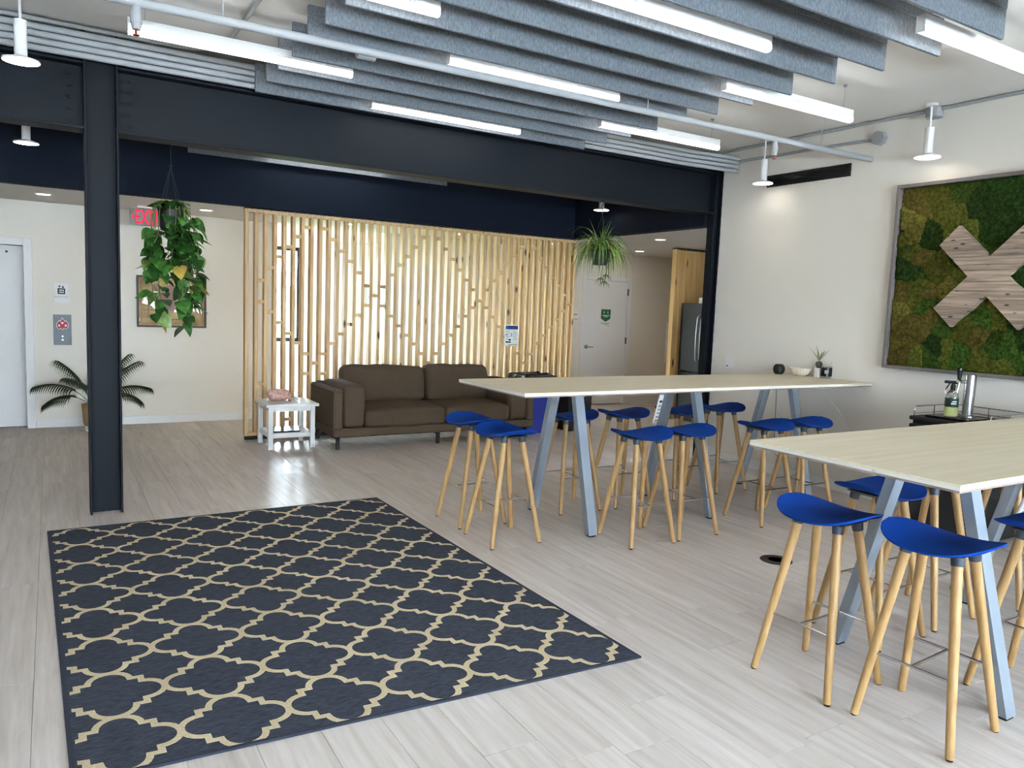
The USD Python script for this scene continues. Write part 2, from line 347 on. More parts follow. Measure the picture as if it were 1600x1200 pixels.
window('window_4', 'x', 0.1, 2.3, FZ0, FZ1, -2.7, mull=(1.2,))
window('window_5', 'x', 3.4, 5.6, FZ0, FZ1, -2.7, mull=(4.5,))
# doors
w = struct('wall_shaft'); part('plasterboard', MB().box(EX0 - 0.1, EX1 + 0.1, YB + 0.17, YB + 0.2, 0, 2.4).box(DX0 - 0.1, DX1 + 0.1, YB + 0.16, YB + 0.19, 0, 2.4), 'ink_dark', w)
d = struct('door_1')
part('door_frame', MB().box(EX1, EX1 + 0.085, YB - 0.02, YB + 0.15, 0, EH + 0.085, c=0.004).box(EX0 - 0.085, EX0, YB - 0.02, YB + 0.15, 0, EH + 0.085, c=0.004).box(EX0, EX1, YB - 0.02, YB + 0.15, EH, EH + 0.085, c=0.004), 'trim_white', d)
part('door_panel', bevbox(EX0, EX1, YB + 0.13, YB + 0.16, 0.008, EH), 'trim_white', d)
part('lock_cover', tube([(EX1 - 0.16, YB + 0.132, 2.0), (EX1 - 0.16, YB + 0.126, 2.0)], 0.012, 14), 'ink_dark', d)
d = struct('door_2')
part('door_frame', MB().box(DX0 - 0.06, DX0 + 0.01, YB - 0.012, YB + 0.12, 0, DH + 0.05, c=0.003).box(DX1 - 0.01, DX1 + 0.06, YB - 0.012, YB + 0.12, 0, DH + 0.05, c=0.003).box(DX0 + 0.01, DX1 - 0.01, YB - 0.012, YB + 0.12, DH - 0.01, DH + 0.05, c=0.003), 'trim_white', d)
part('door_panel', bevbox(DX0 + 0.014, DX1 - 0.014, YB + 0.0, YB + 0.045, 0.012, DH - 0.014, 0.002), 'trim_white', d)
hx, hz = 7.64, 0.99
part('door_handle', MB().cyl((hx, YB, hz), (hx, YB - 0.012, hz), 0.033, 20).cyl((hx, YB, hz), (hx, YB - 0.05, hz), 0.011).tube([(hx, YB - 0.05, hz), (hx + 0.06, YB - 0.052, hz), (hx + 0.12, YB - 0.045, hz - 0.004)], [0.011, 0.009, 0.008]), 'brushed_steel', d, smooth=40)
for z in (1.93, 1.1, 0.25): part('hinge', bevbox(DX1 - 0.02, DX1 + 0.004, YB - 0.014, YB, z - 0.055, z + 0.055, 0.002), 'frame_dark', d)

# ------------------------------------------------------------------ steel frame
def h_column(x0, x1, y0, y1, h, label):
    c = thing('steel_column', label, 'column')
    part('web', bevbox(x0 + 0.014, x1 - 0.014, (y0 + y1) / 2 - 0.006, (y0 + y1) / 2 + 0.006, 0, h), 'steel_black', c)
    part('flange', bevbox(x0, x0 + 0.014, y0, y1, 0, h, 0.002), 'steel_black', c)
    part('flange', bevbox(x1 - 0.014, x1, y0, y1, 0, h, 0.002), 'steel_black', c)
h_column(0.212, 0.422, 6.06, 6.24, 3.34, 'black steel H-column standing free on the floor behind the rug')
h_column(6.19, 6.296, 6.06, 6.16, 3.34, 'black steel column against the end of the right-hand white wall by the fridge')
BZ0, BZ1, BY0, BY1 = 2.69, 3.135, 6.05, 6.24
def i_beam(x0, x1, label, bolts):
    b = thing('steel_beam', label, 'beam')
    part('web', bevbox(x0, x1, 6.138, 6.15, BZ0 + 0.018, BZ1 - 0.018), 'steel_black', b)
    part('bottom_flange', bevbox(x0, x1, BY0, BY1, BZ0, BZ0 + 0.018, 0.002), 'steel_black', b)
    part('top_flange', bevbox(x0, x1, BY0, BY1, BZ1 - 0.018, BZ1, 0.002), 'steel_black', b)
    if bolts > 0: part('end_plate', bevbox(x0, x0 + 0.115, 6.126, 6.138, BZ0 + 0.02, BZ1 - 0.02), 'steel_black', b)
    if bolts:
        for k in range(5):
            z = BZ0 + 0.07 + 0.078 * k
            for bxx in ((x0 + 0.032, x0 + 0.082) if bolts > 0 else (x1 - 0.085,)):
                part('bolt', MB().cyl((bxx, 6.138, z), (bxx, 6.118, z), 0.018, 6).cyl((bxx, 6.138, z), (bxx, 6.122, z), 0.023, 16).cyl((bxx, 6.12, z), (bxx, 6.11, z), 0.009, 8), 'steel_black', b)
i_beam(0.422, 6.19, 'long black steel I-beam spanning above the seating area', 1)
i_beam(-4.0, 0.212, 'short black steel I-beam left of the free-standing column', -1)
# dark infill above the beams: upstand on the ceiling behind the conduits
part('bulkhead', bevbox(-4.0, 6.29, 6.16, 6.24, BZ1, CEIL), 'navy', '/World/wall_soffit')

# conduits along the beam
def bend(pts, r=0.06, n=5):
    pts = [np.array(p, float) for p in pts]; out = [pts[0]]
    for a, b, c in zip(pts, pts[1:], pts[2:]):
        u, v = (a - b), (c - b); lu, lv = np.linalg.norm(u), np.linalg.norm(v); rr = min(r, lu * 0.45, lv * 0.45); p0, p1 = b + u / lu * rr, b + v / lv * rr
        for t in np.linspace(0, 1, n): out.append((1 - t) ** 2 * p0 + 2 * t * (1 - t) * b + t * t * p1)
    out.append(pts[-1]); return np.array(out)
ords = ['lowest', 'second lowest', 'third lowest', 'topmost']
for k in range(4):
    z = 3.15 + 0.0425 * k; y = 5.985 - 0.006 * k
    p = bend([(-4, y, z), (5.72 + 0.03 * k, y, z), (5.98, y - 0.10, z - 0.015), (6.27, y - 0.13, z - 0.02)], 0.12)
    c = thing('conduit', f'white conduit along the top of the steel beams, {ords[k]} of four', 'conduit')
    part('pipe', tube(p, 0.0205, 10), 'pipe_white', c, smooth=50)
    for xs in (-0.2 + 0.1 * k, 1.1, 2.6, 4.8): part('strap', tube([(xs - 0.012, y, z), (xs + 0.012, y, z)], 0.0225, 8), 'pipe_white', c)
c = thing('conduit', 'white conduit branching off across the ceiling left of the baffles', 'conduit')
part('pipe', tube(bend([(-4, 5.97, 3.325), (0.9, 5.97, 3.325), (1.07, 5.78, 3.325), (1.07, 1.5, 3.325)], 0.15), 0.015, 8), 'pipe_white', c, smooth=50)
c = thing('conduit', 'white conduit running along the ceiling edge of the right wall', 'conduit')
part('pipe', tube([(6.18, 5.8, 3.333), (6.19, 0.0, 3.333)], 0.015, 8), 'pipe_white', c, smooth=50)
part('junction_box', MB().lathe([(0.062, -0.075), (0.066, -0.07), (0.066, 0.0)], (6.185, 3.70, CEIL - 0.005), n=8), 'pipe_white', c)
c = thing('conduit', 'white conduit on the right wall ending in a round box above the moss panel', 'conduit')
part('pipe', tube([(6.282, 5.85, 3.235), (6.282, 4.25, 3.207)], 0.014, 8), 'pipe_white', c, smooth=50)
part('junction_box', tube([(6.30, 4.23, 3.207), (6.24, 4.23, 3.207)], 0.062, 8), 'pipe_white', c)
# sprinkler pipe
c = thing('sprinkler_pipe', 'white sprinkler pipe running between the felt baffles to the right wall', 'pipe')
part('pipe', tube([(-4, 4.44, 3.04), (6.29, 4.31, 3.04)], 0.024, 12), 'pipe_white', c, smooth=50)
for xs, ys in ((0.39, 4.39), (5.05, 4.33)):
    s = part('sprinkler_head', MB().cyl((xs, ys, 3.04), (xs, ys, 2.97), 0.022).cyl((xs, ys, 2.995), (xs, ys, 2.94), 0.027).lathe([(0.024, 0.0), (0.02, -0.03)], (xs, ys, 2.94), n=12), 'pipe_white', c)
    part('fusible_link', MB().cyl((xs, ys, 2.93), (xs, ys, 2.885), 0.006).cyl((xs, ys, 2.885), (xs, ys, 2.881), 0.016), 'copper', s)
part('coupling', tube([(1.55, 4.42, 3.04), (1.66, 4.42, 3.04)], 0.032, 12), 'pipe_white', c)
for xs in (0.8, 3.7, 5.6): part('hanger_rod', tube([(xs, 4.44 - 0.013 * (xs + 4), 3.05), (xs, 4.44 - 0.013 * (xs + 4), CEIL)], 0.004, 6), 'pipe_white', c)

# ------------------------------------------------------------------ ceiling: baffles, linear lamps, pendants
BF = 3.1
def baffle(x0, x1, y, z0, label, group):
    b = thing('ceiling_baffle', label, 'acoustic baffle', (x0, y, z0), group=group); L = x1 - x0
    part('felt_panel', bevbox(0, L, -0.011, 0.011, 0, 0.152, 0.003), 'felt', b)
    part('top_rail', bevbox(0, L, -0.014, 0.014, 0.152, 0.205, 0.003), 'felt', b)
    for xs in (0.35, L - 0.35): part('hanger_wire', tube([(xs, 0, 0.2), (xs, 0, CEIL - z0)], 0.0012, 5), 'brushed_steel', b)
ORD = 'first second third fourth fifth sixth seventh eighth ninth tenth eleventh twelfth thirteenth'.split()
for k in range(13):
    baffle(1.31, 4.31, 5.935 - 0.335 * k, BF, f'grey felt ceiling baffle, {ORD[k]} counting from the dark steel beam', 'grey felt baffles under the white ceiling')
baffle(1.21, 4.125, 8.46, 3.03, 'grey felt baffle behind the steel beam, the far one by the navy wall', 'felt baffles behind the beam')
baffle(1.21, 4.125, 8.14, 3.03, 'grey felt baffle behind the steel beam, the near one', 'felt baffles behind the beam')
def linear_lamp(x0, y, z, label, L=1.345):
    b = thing('linear_pendant_lamp', label, 'lamp', (x0, y, z), group='linear pendant lamps')
    part('housing', bevbox(0, L, -0.025, 0.025, 0.034, 0.088, 0.001), 'white_gloss', b)
    part('end_cap', bevbox(-0.004, 0.0, -0.025, 0.025, 0.0, 0.088), 'white_gloss', b)
    pr = sg.Polygon([(-0.025, 0.034), (-0.025, 0.010), (-0.014, 0.0), (0.014, 0.0), (0.025, 0.010), (0.025, 0.034)])
    m = prism(pr, 0.0, L, 'x'); part('diffuser', m, 'lamp_tube', b)
    for xs in (0.09, L - 0.09):
        part('hanger_wire', tube([(xs, 0, 0.088), (xs, 0, CEIL - z)], 0.0014, 5), 'brushed_steel', b)
        part('ceiling_mount', MB().lathe([(0.016, 0), (0.016, -0.006), (0.006, -0.02)], (xs, 0, CEIL - z), n=10), 'brushed_steel', b)
LL = [(0.41, 5.0975, 'white linear lamp reaching out left of the baffles, near the steel beam'), (0.41, 3.7575, 'white linear lamp at the left ends of the baffles, second from the beam'),
      (2.145, 4.4275, 'white linear lamp in the middle column of baffles, second from the steel beam'), (2.145, 5.7675, 'white linear lamp in the middle column of baffles, beside the steel beam'),
      (3.85, 5.0975, 'white linear lamp sticking out right of the baffles, closest to the beam'), (2.145, 3.0875, 'white linear lamp in the middle column of baffles, third from the beam'),
      (3.85, 3.7575, 'white linear lamp sticking out right of the baffles, second from the beam'), (3.85, 2.4175, 'white linear lamp sticking out right of the baffles, third from the beam'),
      (0.41, 2.4175, 'white linear lamp left of the baffles, third from the beam'), (2.145, 1.7475, 'white linear lamp in the middle column of baffles, fourth from the beam'),
      (3.85, 1.0775, 'white linear lamp right of the baffles, fourth from the beam'), (0.41, 1.0775, 'white linear lamp left of the baffles, fourth from the beam')]
for x0, y, lab in LL: linear_lamp(x0, y, 3.088, lab)
linear_lamp(1.98, 8.3, 3.06, 'white linear lamp between the two baffles behind the beam', 1.32)
def pendant(x, y, z, label, top=CEIL):
    b = thing('pendant_downlight', label, 'lamp', (x, y, z), group='cylinder pendant downlights')
    part('tube', tube([(0, 0, 0.02), (0, 0, 0.235)], 0.034, 20), 'white_gloss', b, smooth=40)
    part('shade', MB().lathe([(0.034, 0.03), (0.06, 0.022), (0.098, 0.010), (0.1, 0.002), (0.097, 0.0), (0.03, 0.012)], n=32), 'white_gloss', b, smooth=40)
    part('diffuser', lathe([(0.0, -0.002), (0.094, -0.002), (0.094, 0.004), (0.0, 0.006)][::1], n=32), 'lamp_disc', b)
    sl = UsdLux.SphereLight.Define(stage, b + '/bulb'); sl.CreateRadiusAttr(0.03); sl.CreateIntensityAttr(BEAM); sl.CreateColorAttr(Gf.Vec3f(1.0, 0.88, 0.72))
    sl.AddTranslateOp().Set(Gf.Vec3d(0, 0, -0.04)); sh = UsdLux.ShapingAPI.Apply(sl.GetPrim()); sh.CreateShapingConeAngleAttr(38.0); sh.CreateShapingConeSoftnessAttr(0.6)
    part('canopy', MB().lathe([(0.045, top - z - 0.02), (0.047, top - z)], n=24).cyl((0, 0, 0.235), (0, 0, top - z), 0.008), 'white_gloss', b)
pendant(-0.125, 5.47, 2.92, 'cylinder pendant downlight in front of the short beam')
pendant(-0.16, 8.0, 2.85, 'cylinder pendant downlight behind the short beam')
pendant(6.06, 5.31, 2.915, 'cylinder pendant downlight by the black slot vent')
pendant(6.06, 3.65, 2.93, 'cylinder pendant downlight above the moss panel side of the wall')
pendant(5.92, 7.72, 2.85, 'cylinder pendant downlight behind the hanging spider plant')
CANS = [(-0.05, 9.35, LOW, 'recessed ceiling light above the elevator sign'), (1.54, 9.42, LOW, 'recessed ceiling light beside the exit sign'), (3.29, 9.46, LOW, 'recessed ceiling light behind the timber screen, second from its left'),
        (4.81, 9.40, LOW, 'recessed ceiling light behind the middle of the timber screen'), (6.44, 9.5, LOW, 'recessed ceiling light behind the right end of the timber screen'),
        (8.06, 9.46, LOW, 'recessed ceiling light nearest the white door'), (6.94, 7.74, LOW, 'recessed ceiling light nearest the fridge'), (3.31, 11.6, LOW + 0.04, 'recessed ceiling light in the window room behind the screen')]
for x, y, z, lab in CANS:
    b = thing('recessed_light', lab, 'lamp', (x, y, z), group='recessed ceiling lights')
    part('trim_ring', lathe([(0.062, 0.0), (0.062, -0.004), (0.08, -0.006), (0.085, 0.0)], n=28), 'white_gloss', b, smooth=40)
    part('lens', lathe([(0.0, -0.003), (0.062, -0.003), (0.062, 0.0)], n=28), 'lamp_can', b)
v = thing('slot_vent', 'black slot air vent high on the right wall', 'vent')
part('frame', MB().box(6.288, 6.3, 4.505, 5.457, 2.92, 2.935).box(6.288, 6.3, 4.505, 5.457, 3.02, 3.035).box(6.288, 6.3, 4.505, 4.525, 2.935, 3.02).box(6.288, 6.3, 5.437, 5.457, 2.935, 3.02), 'black_matt', v)
part('backing', bevbox(6.297, 6.2995, 4.525, 5.437, 2.935, 3.02), 'black_matt', v)
for z in (2.955, 2.978, 3.0): part('blade', xf(bevbox(-0.004, 0.004, 4.525, 5.437, -0.008, 0.008), loc=(6.291, 0, z)), 'black_gloss', v)

# ------------------------------------------------------------------ timber screen
sc = thing('timber_screen', 'tall pine slat screen with staggered spacer blocks behind the sofa', 'room divider')
SX0, SX1, SY0, SY1, SZ0, SZ1 = 1.822, 6.262, 8.69, 8.779, 0.045, 2.557
NS = 44; SP = (SX1 - 0.038 - SX0) / (NS - 1)
part('bottom_rail', bevbox(SX0, SX1, SY0, SY1, SZ0, SZ0 + 0.038, 0.002), 'pine', sc)
part('top_rail', bevbox(SX0, SX1, SY0, SY1, SZ1 - 0.038, SZ1, 0.002), 'pine', sc)
part('shadow_base', bevbox(SX0 + 0.01, SX1 - 0.01, SY0 + 0.015, SY1 - 0.015, 0, SZ0), 'black_matt', sc)
part('head_strip', bevbox(SX0, SX1, SY0 + 0.012, SY1 - 0.01, SZ1, LOW - 0.003), 'black_matt', sc)
for k in range(NS): x = SX0 + SP * k; part('slat', bevbox(x, x + 0.038, SY0, SY1, SZ0 + 0.038, SZ1 - 0.038, 0.0025), 'pine', sc)
BL = [(405,437.5),(405,471),(421,418),(421,487.5),(436,401),(435,504),(450,385.5),(449,521),(464,369.5),(464,536),(479,355),(477.5,553),(476,584),(490,567.5),(506,357.5),(504.5,553),(504,584),(520,374),(518,537),(532,392),(531,522),(545,408),(544,507),(558,426),(557.5,492.5),(571,446.5),(571,477),(584,462),(597,448),(597,478),(609.5,429.5),(609,494),(622.5,414),(620.5,509),(634.5,400.5),(632.5,524),(647.5,386),(644.5,537.5),(659.5,371.5),(655.5,552.5),(667,567),(683,373),(679,552.5),(694,389),(690.5,537),(705,405),(702,524),(716,422),(714,510),(727.5,437.5),(725,494),(737.5,452.5),(736,480.5),(748,470),(759,453),(757.5,481),(770,439),(767,495.5),(781,426),(778,510.5),(792,413),(786,526),(802.7,398.5),(796,539),(813.4,386),(807.5,552.5),(833.8,387.6),(816,567.5),(842.6,403),(826,553),(851,418.5),(836,537.5),(860.6,433),(847.5,524),(869.6,446.6),(857,511),(878.6,461),(868,499),(888,476),(878,486),(403,600),(419,619),(437,637),(452,655)]
used = set()
for u, vv in BL:
    r = R.T @ np.array([(u - 800) / F_PX, (vv - 600) / F_PX, 1.0]); t = SY0 / r[1]; X, Z = r[0] * t, EYE + r[2] * t
    k = int(round((X - SX0 - 0.038 - (SP - 0.038) / 2) / SP)); k = max(0, min(NS - 2, k))
    if any(kk == k and abs(z - Z) < 0.06 for kk, z in used): continue
    used.add((k, Z)); x = SX0 + SP * k + 0.038
    part('spacer_block', bevbox(x, x + SP - 0.038, SY0 + 0.004, SY0 + 0.05, Z - 0.019, Z + 0.019, 0.002), 'pine', sc)
p = thing('notice_poster', 'white paper notice with a blue header pinned on the slats', 'poster', (5.262, 8.688, 1.225))
part('sheet', bevbox(-0.108, 0.108, -0.002, 0.0, -0.14, 0.14), 'paper', p)
part('header', MB().box(-0.095, 0.0, -0.003, -0.002, 0.08, 0.128).box(0.0, 0.095, -0.003, -0.002, 0.08, 0.128), 'ink_navy', p)
part('header_patch', bevbox(-0.095, -0.055, -0.0035, -0.003, 0.08, 0.128), 'ink_blue', p)
ln = MB()
for i in range(6):
    z = 0.055 - 0.022 * i
    ln.box(-0.09, -0.09 + 0.05 + 0.02 * (i % 2), -0.0028, -0.002, z - 0.004, z + 0.001).box(0.02, 0.02 + 0.055 + 0.01 * (i % 3), -0.0028, -0.002, z - 0.004, z + 0.001)
part('text_lines', ln, 'ink_grey', p)
part('pictograms', MB().box(-0.09, -0.075, -0.003, -0.002, 0.0, 0.015).box(-0.01, 0.006, -0.003, -0.002, 0.012, 0.026).box(-0.01, 0.006, -0.003, -0.002, -0.012, 0.002).box(-0.09, -0.01, -0.003, -0.002, -0.1, -0.08).box(-0.045, -0.01, -0.003, -0.002, -0.07, -0.05).box(-0.05, 0.09, -0.003, -0.002, -0.128, -0.122), 'ink_dark', p)

# ------------------------------------------------------------------ signs on the back wall
s = thing('exit_sign', 'illuminated red exit sign hanging from the low ceiling', 'sign', (0.94, 9.6, 2.46))
part('panel', bevbox(-0.175, 0.21, -0.006, 0.006, -0.11, 0.085, 0.002), 'exit_panel', s)
part('canopy', bevbox(-0.1, 0.24, -0.03, 0.03, 0.085, 0.11, 0.003), 'white_gloss', s)
tx = text_on('EXIT', 0.15, 0, -0.0065, -0.012, depth=0.003, bold=True); tv_ = np.array(tx.vertices); tv_[:, 0] *= 0.255 / np.ptp(tv_[:, 0]); tv_[:, 0] += 0.008
part('lettering', tmesh(tv_, tx.faces), 'exit_red', s)
part('arrow', prism(sg.LineString([(-0.135, 0.016), (-0.155, -0.012), (-0.135, -0.04)]).buffer(0.005, cap_style=2, join_style=2), -0.0095, -0.0065, 'y'), 'exit_red', s)
s = thing('elevator_sign', 'white elevator sign plate with black lift pictogram', 'sign', (0.102, YB, 1.55))
part('plate', MB().box(-0.075, 0.075, -0.008, 0, -0.105, 0.12, c=0.002).box(-0.075, 0.075, -0.016, -0.008, -0.105, -0.095), 'trim_white', s)
ic = MB(); Y0, Y1 = -0.0105, -0.008
ic.add(prism(sg.box(-0.033, 0.0, 0.033, 0.058).buffer(0.004).difference(sg.box(-0.024, 0.01, 0.024, 0.048)), Y0, Y1, 'y'))
for xx in (-0.014, 0.0, 0.014): ic.add(prism(sg.Point(xx, 0.034).buffer(0.005).union(sg.box(xx - 0.005, 0.018, xx + 0.005, 0.03)), Y0, Y1, 'y'))
for sx, dr in ((-0.018, 1), (0.016, -1)):
    zc = 0.08; ic.add(prism(sg.box(sx - 0.004, zc - 0.012, sx + 0.004, zc + 0.012).union(sg.Polygon([(sx - 0.016, zc + dr * 0.002), (sx + 0.016, zc + dr * 0.002), (sx, zc + dr * 0.017)])), Y0, Y1, 'y'))
part('pictogram', ic, 'ink_dark', s)
part('lettering', text_on('ELEVATOR', 0.018, 0, -0.008, -0.035), 'ink_grey', s)
s = thing('elevator_call_panel', 'steel elevator call panel with a red flame plate and two buttons', 'control panel', (0.105, YB, 1.135))
part('plate', bevbox(-0.09, 0.09, -0.006, 0, -0.175, 0.175, 0.002), 'panel_steel', s)
fl_ = MB()
def flame(cx, cz, wd, ht): return sg.Polygon([(cx, cz + ht), (cx + wd * 0.45, cz + ht * 0.45), (cx + wd * 0.5, cz), (cx + wd * 0.3, cz - ht * 0.45), (cx, cz - ht * 0.75), (cx - wd * 0.3, cz - ht * 0.45), (cx - wd * 0.5, cz), (cx - wd * 0.4, cz + ht * 0.4)])
red = so.unary_union([flame(0, 0.06, 0.055, 0.075), flame(-0.032, 0.05, 0.05, 0.055), flame(0.034, 0.05, 0.05, 0.055)])
part('flame_border', prism(red.buffer(0.005), -0.0075, -0.006, 'y'), 'paper', s)
part('flame_emblem', prism(red.difference(so.unary_union([sg.Point(a, b).buffer(0.012) for a, b in ((0, 0.08), (-0.032, 0.05), (0.034, 0.05))])), -0.009, -0.0075, 'y'), 'sign_red', s)
for z in (-0.075, -0.115): part('call_button', tube([(0, -0.006, z), (0, -0.012, z)], 0.011, 16), 'button_glow', s)
s = thing('map_picture', 'framed antique map in brown tones on the back wall', 'picture', (1.273, YB, 1.4975))
fw, fh, ft = 0.393, 0.311, 0.022
for a in ((-fw, fw, fh - ft, fh), (-fw, fw, -fh, -fh + ft), (-fw, -fw + ft, -fh + ft, fh - ft), (fw - ft, fw, -fh + ft, fh - ft)): part('frame_rail', bevbox(a[0], a[1], -0.03, 0, a[2], a[3], 0.003), 'frame_dark', s)
part('print', bevbox(-fw + ft, fw - ft, -0.012, -0.004, -fh + ft, fh - ft), 'map_paper', s)
land = sg.Polygon([(-0.2, 0.21), (-0.13, 0.24), (-0.06, 0.2), (0.02, 0.22), (0.12, 0.19), (0.2, 0.1), (0.22, 0.0), (0.14, -0.02), (0.1, -0.08), (0.02, -0.12), (-0.06, -0.1), (-0.1, -0.03), (-0.16, 0.02), (-0.19, 0.1)])
part('land_print', prism(land, -0.0125, -0.012, 'y'), 'map_pink', s)
part('gulf_print', prism(sg.Polygon([(-0.14, -0.03), (-0.05, 0.0), (0.0, -0.06), (-0.05, -0.13), (-0.11, -0.11)]), -0.013, -0.0125, 'y'), 'map_grey', s)
part('line_print', MB().box(-0.33, -0.17, -0.0126, -0.012, -0.105, -0.1).box(-0.27, -0.265, -0.0126, -0.012, -0.2, 0.14).box(0.25, 0.26, -0.0126, -0.012, -0.08, 0.1).box(-0.34, 0.34, -0.0126, -0.012, -0.265, -0.262).box(-0.34, 0.34, -0.0126, -0.012, 0.262, 0.265).box(-0.343, -0.34, -0.0126, -0.012, -0.265, 0.265).box(0.34, 0.343, -0.0126, -0.012, -0.265, 0.265), 'map_line', s)
gx, gz = np.meshgrid(np.linspace(-fw + ft, fw - ft, 29), np.linspace(-fh + ft, fh - ft, 23)); u_, v_ = gx / (fw - ft), gz / (fh - ft)
gy = -0.016 - 0.012 * (1 - u_ ** 2) ** 0.6 * (1 - v_ ** 2) ** 0.6 - 0.006 * (meshkit.noise(np.stack([gx * 7, gz * 7, gx * 0], -1)) - 0.5)
gf = [[r * 29 + q, r * 29 + q + 1, r * 29 + q + 30] for r in range(22) for q in range(28)] + [[r * 29 + q, r * 29 + q + 30, r * 29 + q + 29] for r in range(22) for q in range(28)]
part('glazing', tmesh(np.stack([gx, gy, gz], -1).reshape(-1, 3), gf), 'pane_glass', s, smooth=True)
s = thing('door_sign', 'green pennant-shaped sign on the white door', 'sign', (8.025, YB, 1.49))
part('sheet', bevbox(-0.115, 0.115, -0.002, 0, -0.2, 0.15), 'paper', s)
part('pennant', prism(sg.Polygon([(-0.1, 0.135), (0.1, 0.135), (0.1, -0.02), (0, -0.075), (-0.1, -0.02)]), -0.0035, -0.002, 'y'), 'sign_green', s)
part('white_marks', MB().box(-0.08, 0.08, -0.0045, -0.0035, 0.028, 0.04).box(-0.04, 0.04, -0.0045, -0.0035, 0.006, 0.016).box(-0.05, -0.03, -0.0045, -0.0035, 0.07, 0.1).box(0.03, 0.05, -0.0045, -0.0035, 0.07, 0.1), 'paper', s)
part('text_lines', MB().box(-0.1, 0.08, -0.003, -0.002, -0.105, -0.095).box(-0.04, 0.05, -0.003, -0.002, -0.125, -0.117).box(0.05, 0.08, -0.003, -0.002, -0.15, -0.135), 'ink_grey', s)
s = thing('room_plaque', 'small white room plaque left of the white door', 'sign', (7.39, YB, 1.5))
part('plate', bevbox(-0.075, 0.075, -0.006, 0, -0.075, 0.075, 0.002), 'trim_white', s)
part('text_lines', MB().box(-0.045, 0.045, -0.007, -0.006, 0.015, 0.03).box(-0.06, 0.06, -0.009, -0.006, -0.055, -0.048), 'ink_grey', s)
solo('wall_board', bevbox(9.4, 9.47, 10.165, 10.2, 0.72, 1.45, 0.004), 'white_gloss', 'narrow white board on the back wall beside the timber panel', 'board')
o = thing('wall_outlet', 'white double outlet plate on the right wall above the long table', 'outlet', (XR, 5.797, 1.088))
part('plate', bevbox(-0.006, 0, -0.06, 0.06, -0.058, 0.058, 0.003), 'white_gloss', o)
part('rocker', bevbox(-0.009, -0.006, -0.045, -0.005, -0.035, 0.035, 0.002), 'trim_white', o)
part('socket', MB().box(-0.007, -0.006, 0.012, 0.045, -0.035, 0.035).box(-0.0078, -0.007, 0.022, 0.036, -0.03, -0.015), 'ink_dark' if 0 else 'trim_white', o)
part('socket_slot', bevbox(-0.0085, -0.006, 0.022, 0.042, -0.036, -0.024), 'ink_dark', o)

# ------------------------------------------------------------------ kitchen corner
f = thing('fridge', 'dark stainless french-door fridge behind the black column', 'fridge', (8.08, 7.56, 0))
part('body', bevbox(0.06, 0.75, 0.0, 0.9, 0.03, 1.74, 0.004), 'fridge_side', f)
for y0, y1, hy in ((0.003, 0.447, 0.41), (0.453, 0.897, 0.49)):
    dr = part('door', bevbox(0.0, 0.06, y0, y1, 0.76, 1.76, 0.006), 'fridge_steel', f)
    part('handle', tube(bend([(0.0, hy, 0.9), (-0.055, hy, 0.94), (-0.07, hy, 1.25), (-0.055, hy, 1.56), (0.0, hy, 1.6)], 0.1), 0.014, 10), 'brushed_steel', dr, smooth=50)
dr = part('drawer', bevbox(0.0, 0.06, 0.003, 0.897, 0.14, 0.735, 0.006), 'fridge_steel', f)
part('handle', tube(bend([(0.0, 0.1, 0.66), (-0.05, 0.12, 0.66), (-0.05, 0.78, 0.66), (0.0, 0.8, 0.66)], 0.05), 0.012, 10), 'brushed_steel', dr, smooth=50)
part('kick_plate', bevbox(0.05, 0.08, 0.02, 0.88, 0.0, 0.12), 'black_matt', f)
b = thing('tissue_box', 'white tissue box with a tissue on top of the fridge', 'box', (8.3, 8.15, 1.76))
part('carton', bevbox(-0.06, 0.06, -0.12, 0.12, 0, 0.09, 0.003), 'paper', b)
tv = [(0.0, -0.05, 0.085), (0.0, 0.05, 0.085), (-0.04, -0.1, 0.19), (0.02, 0.0, 0.25), (-0.03, 0.07, 0.2), (0.03, 0.0, 0.085)]
part('tissue', tmesh(tv, [[0, 2, 3], [0, 3, 5], [3, 4, 1], [3, 1, 5], [0, 5, 1], [2, 0, 3], [0, 1, 3]]), 'paper', b)
part('slot', bevbox(-0.02, 0.02, -0.06, 0.06, 0.0895, 0.0905), 'ink_dark', b)
sp = thing('black_canister', 'tall black rounded canister standing on the fridge', 'appliance', (8.57, 8.08, 1.76))
part('body', lathe([(0.0, 0), (0.13, 0), (0.14, 0.02), (0.14, 0.42), (0.12, 0.46), (0.0, 0.47)], n=28), 'black_matt', sp, smooth=40)
pw = thing('pine_panel_wall', 'tall pine plank end panel beside the fridge', 'panel')
xs = 7.97; rp = random.Random(3); kx = 0
while xs < 9.55:
    wd = rp.choice((0.09, 0.1, 0.12)); part('plank', bevbox(xs + 0.001, min(xs + wd, 9.6) - 0.001, 8.5, 8.53 + 0.0, 0.0, 2.545, 0.003), 'pine_panel', pw); xs += wd
part('edge_trim', bevbox(7.93, 7.97, 8.47, 8.56, 0.0, 2.55, 0.004), 'pine_panel', pw)
part('top_strip', bevbox(7.93, 9.58, 8.46, 8.56, 2.55, LOW), 'black_matt', pw)

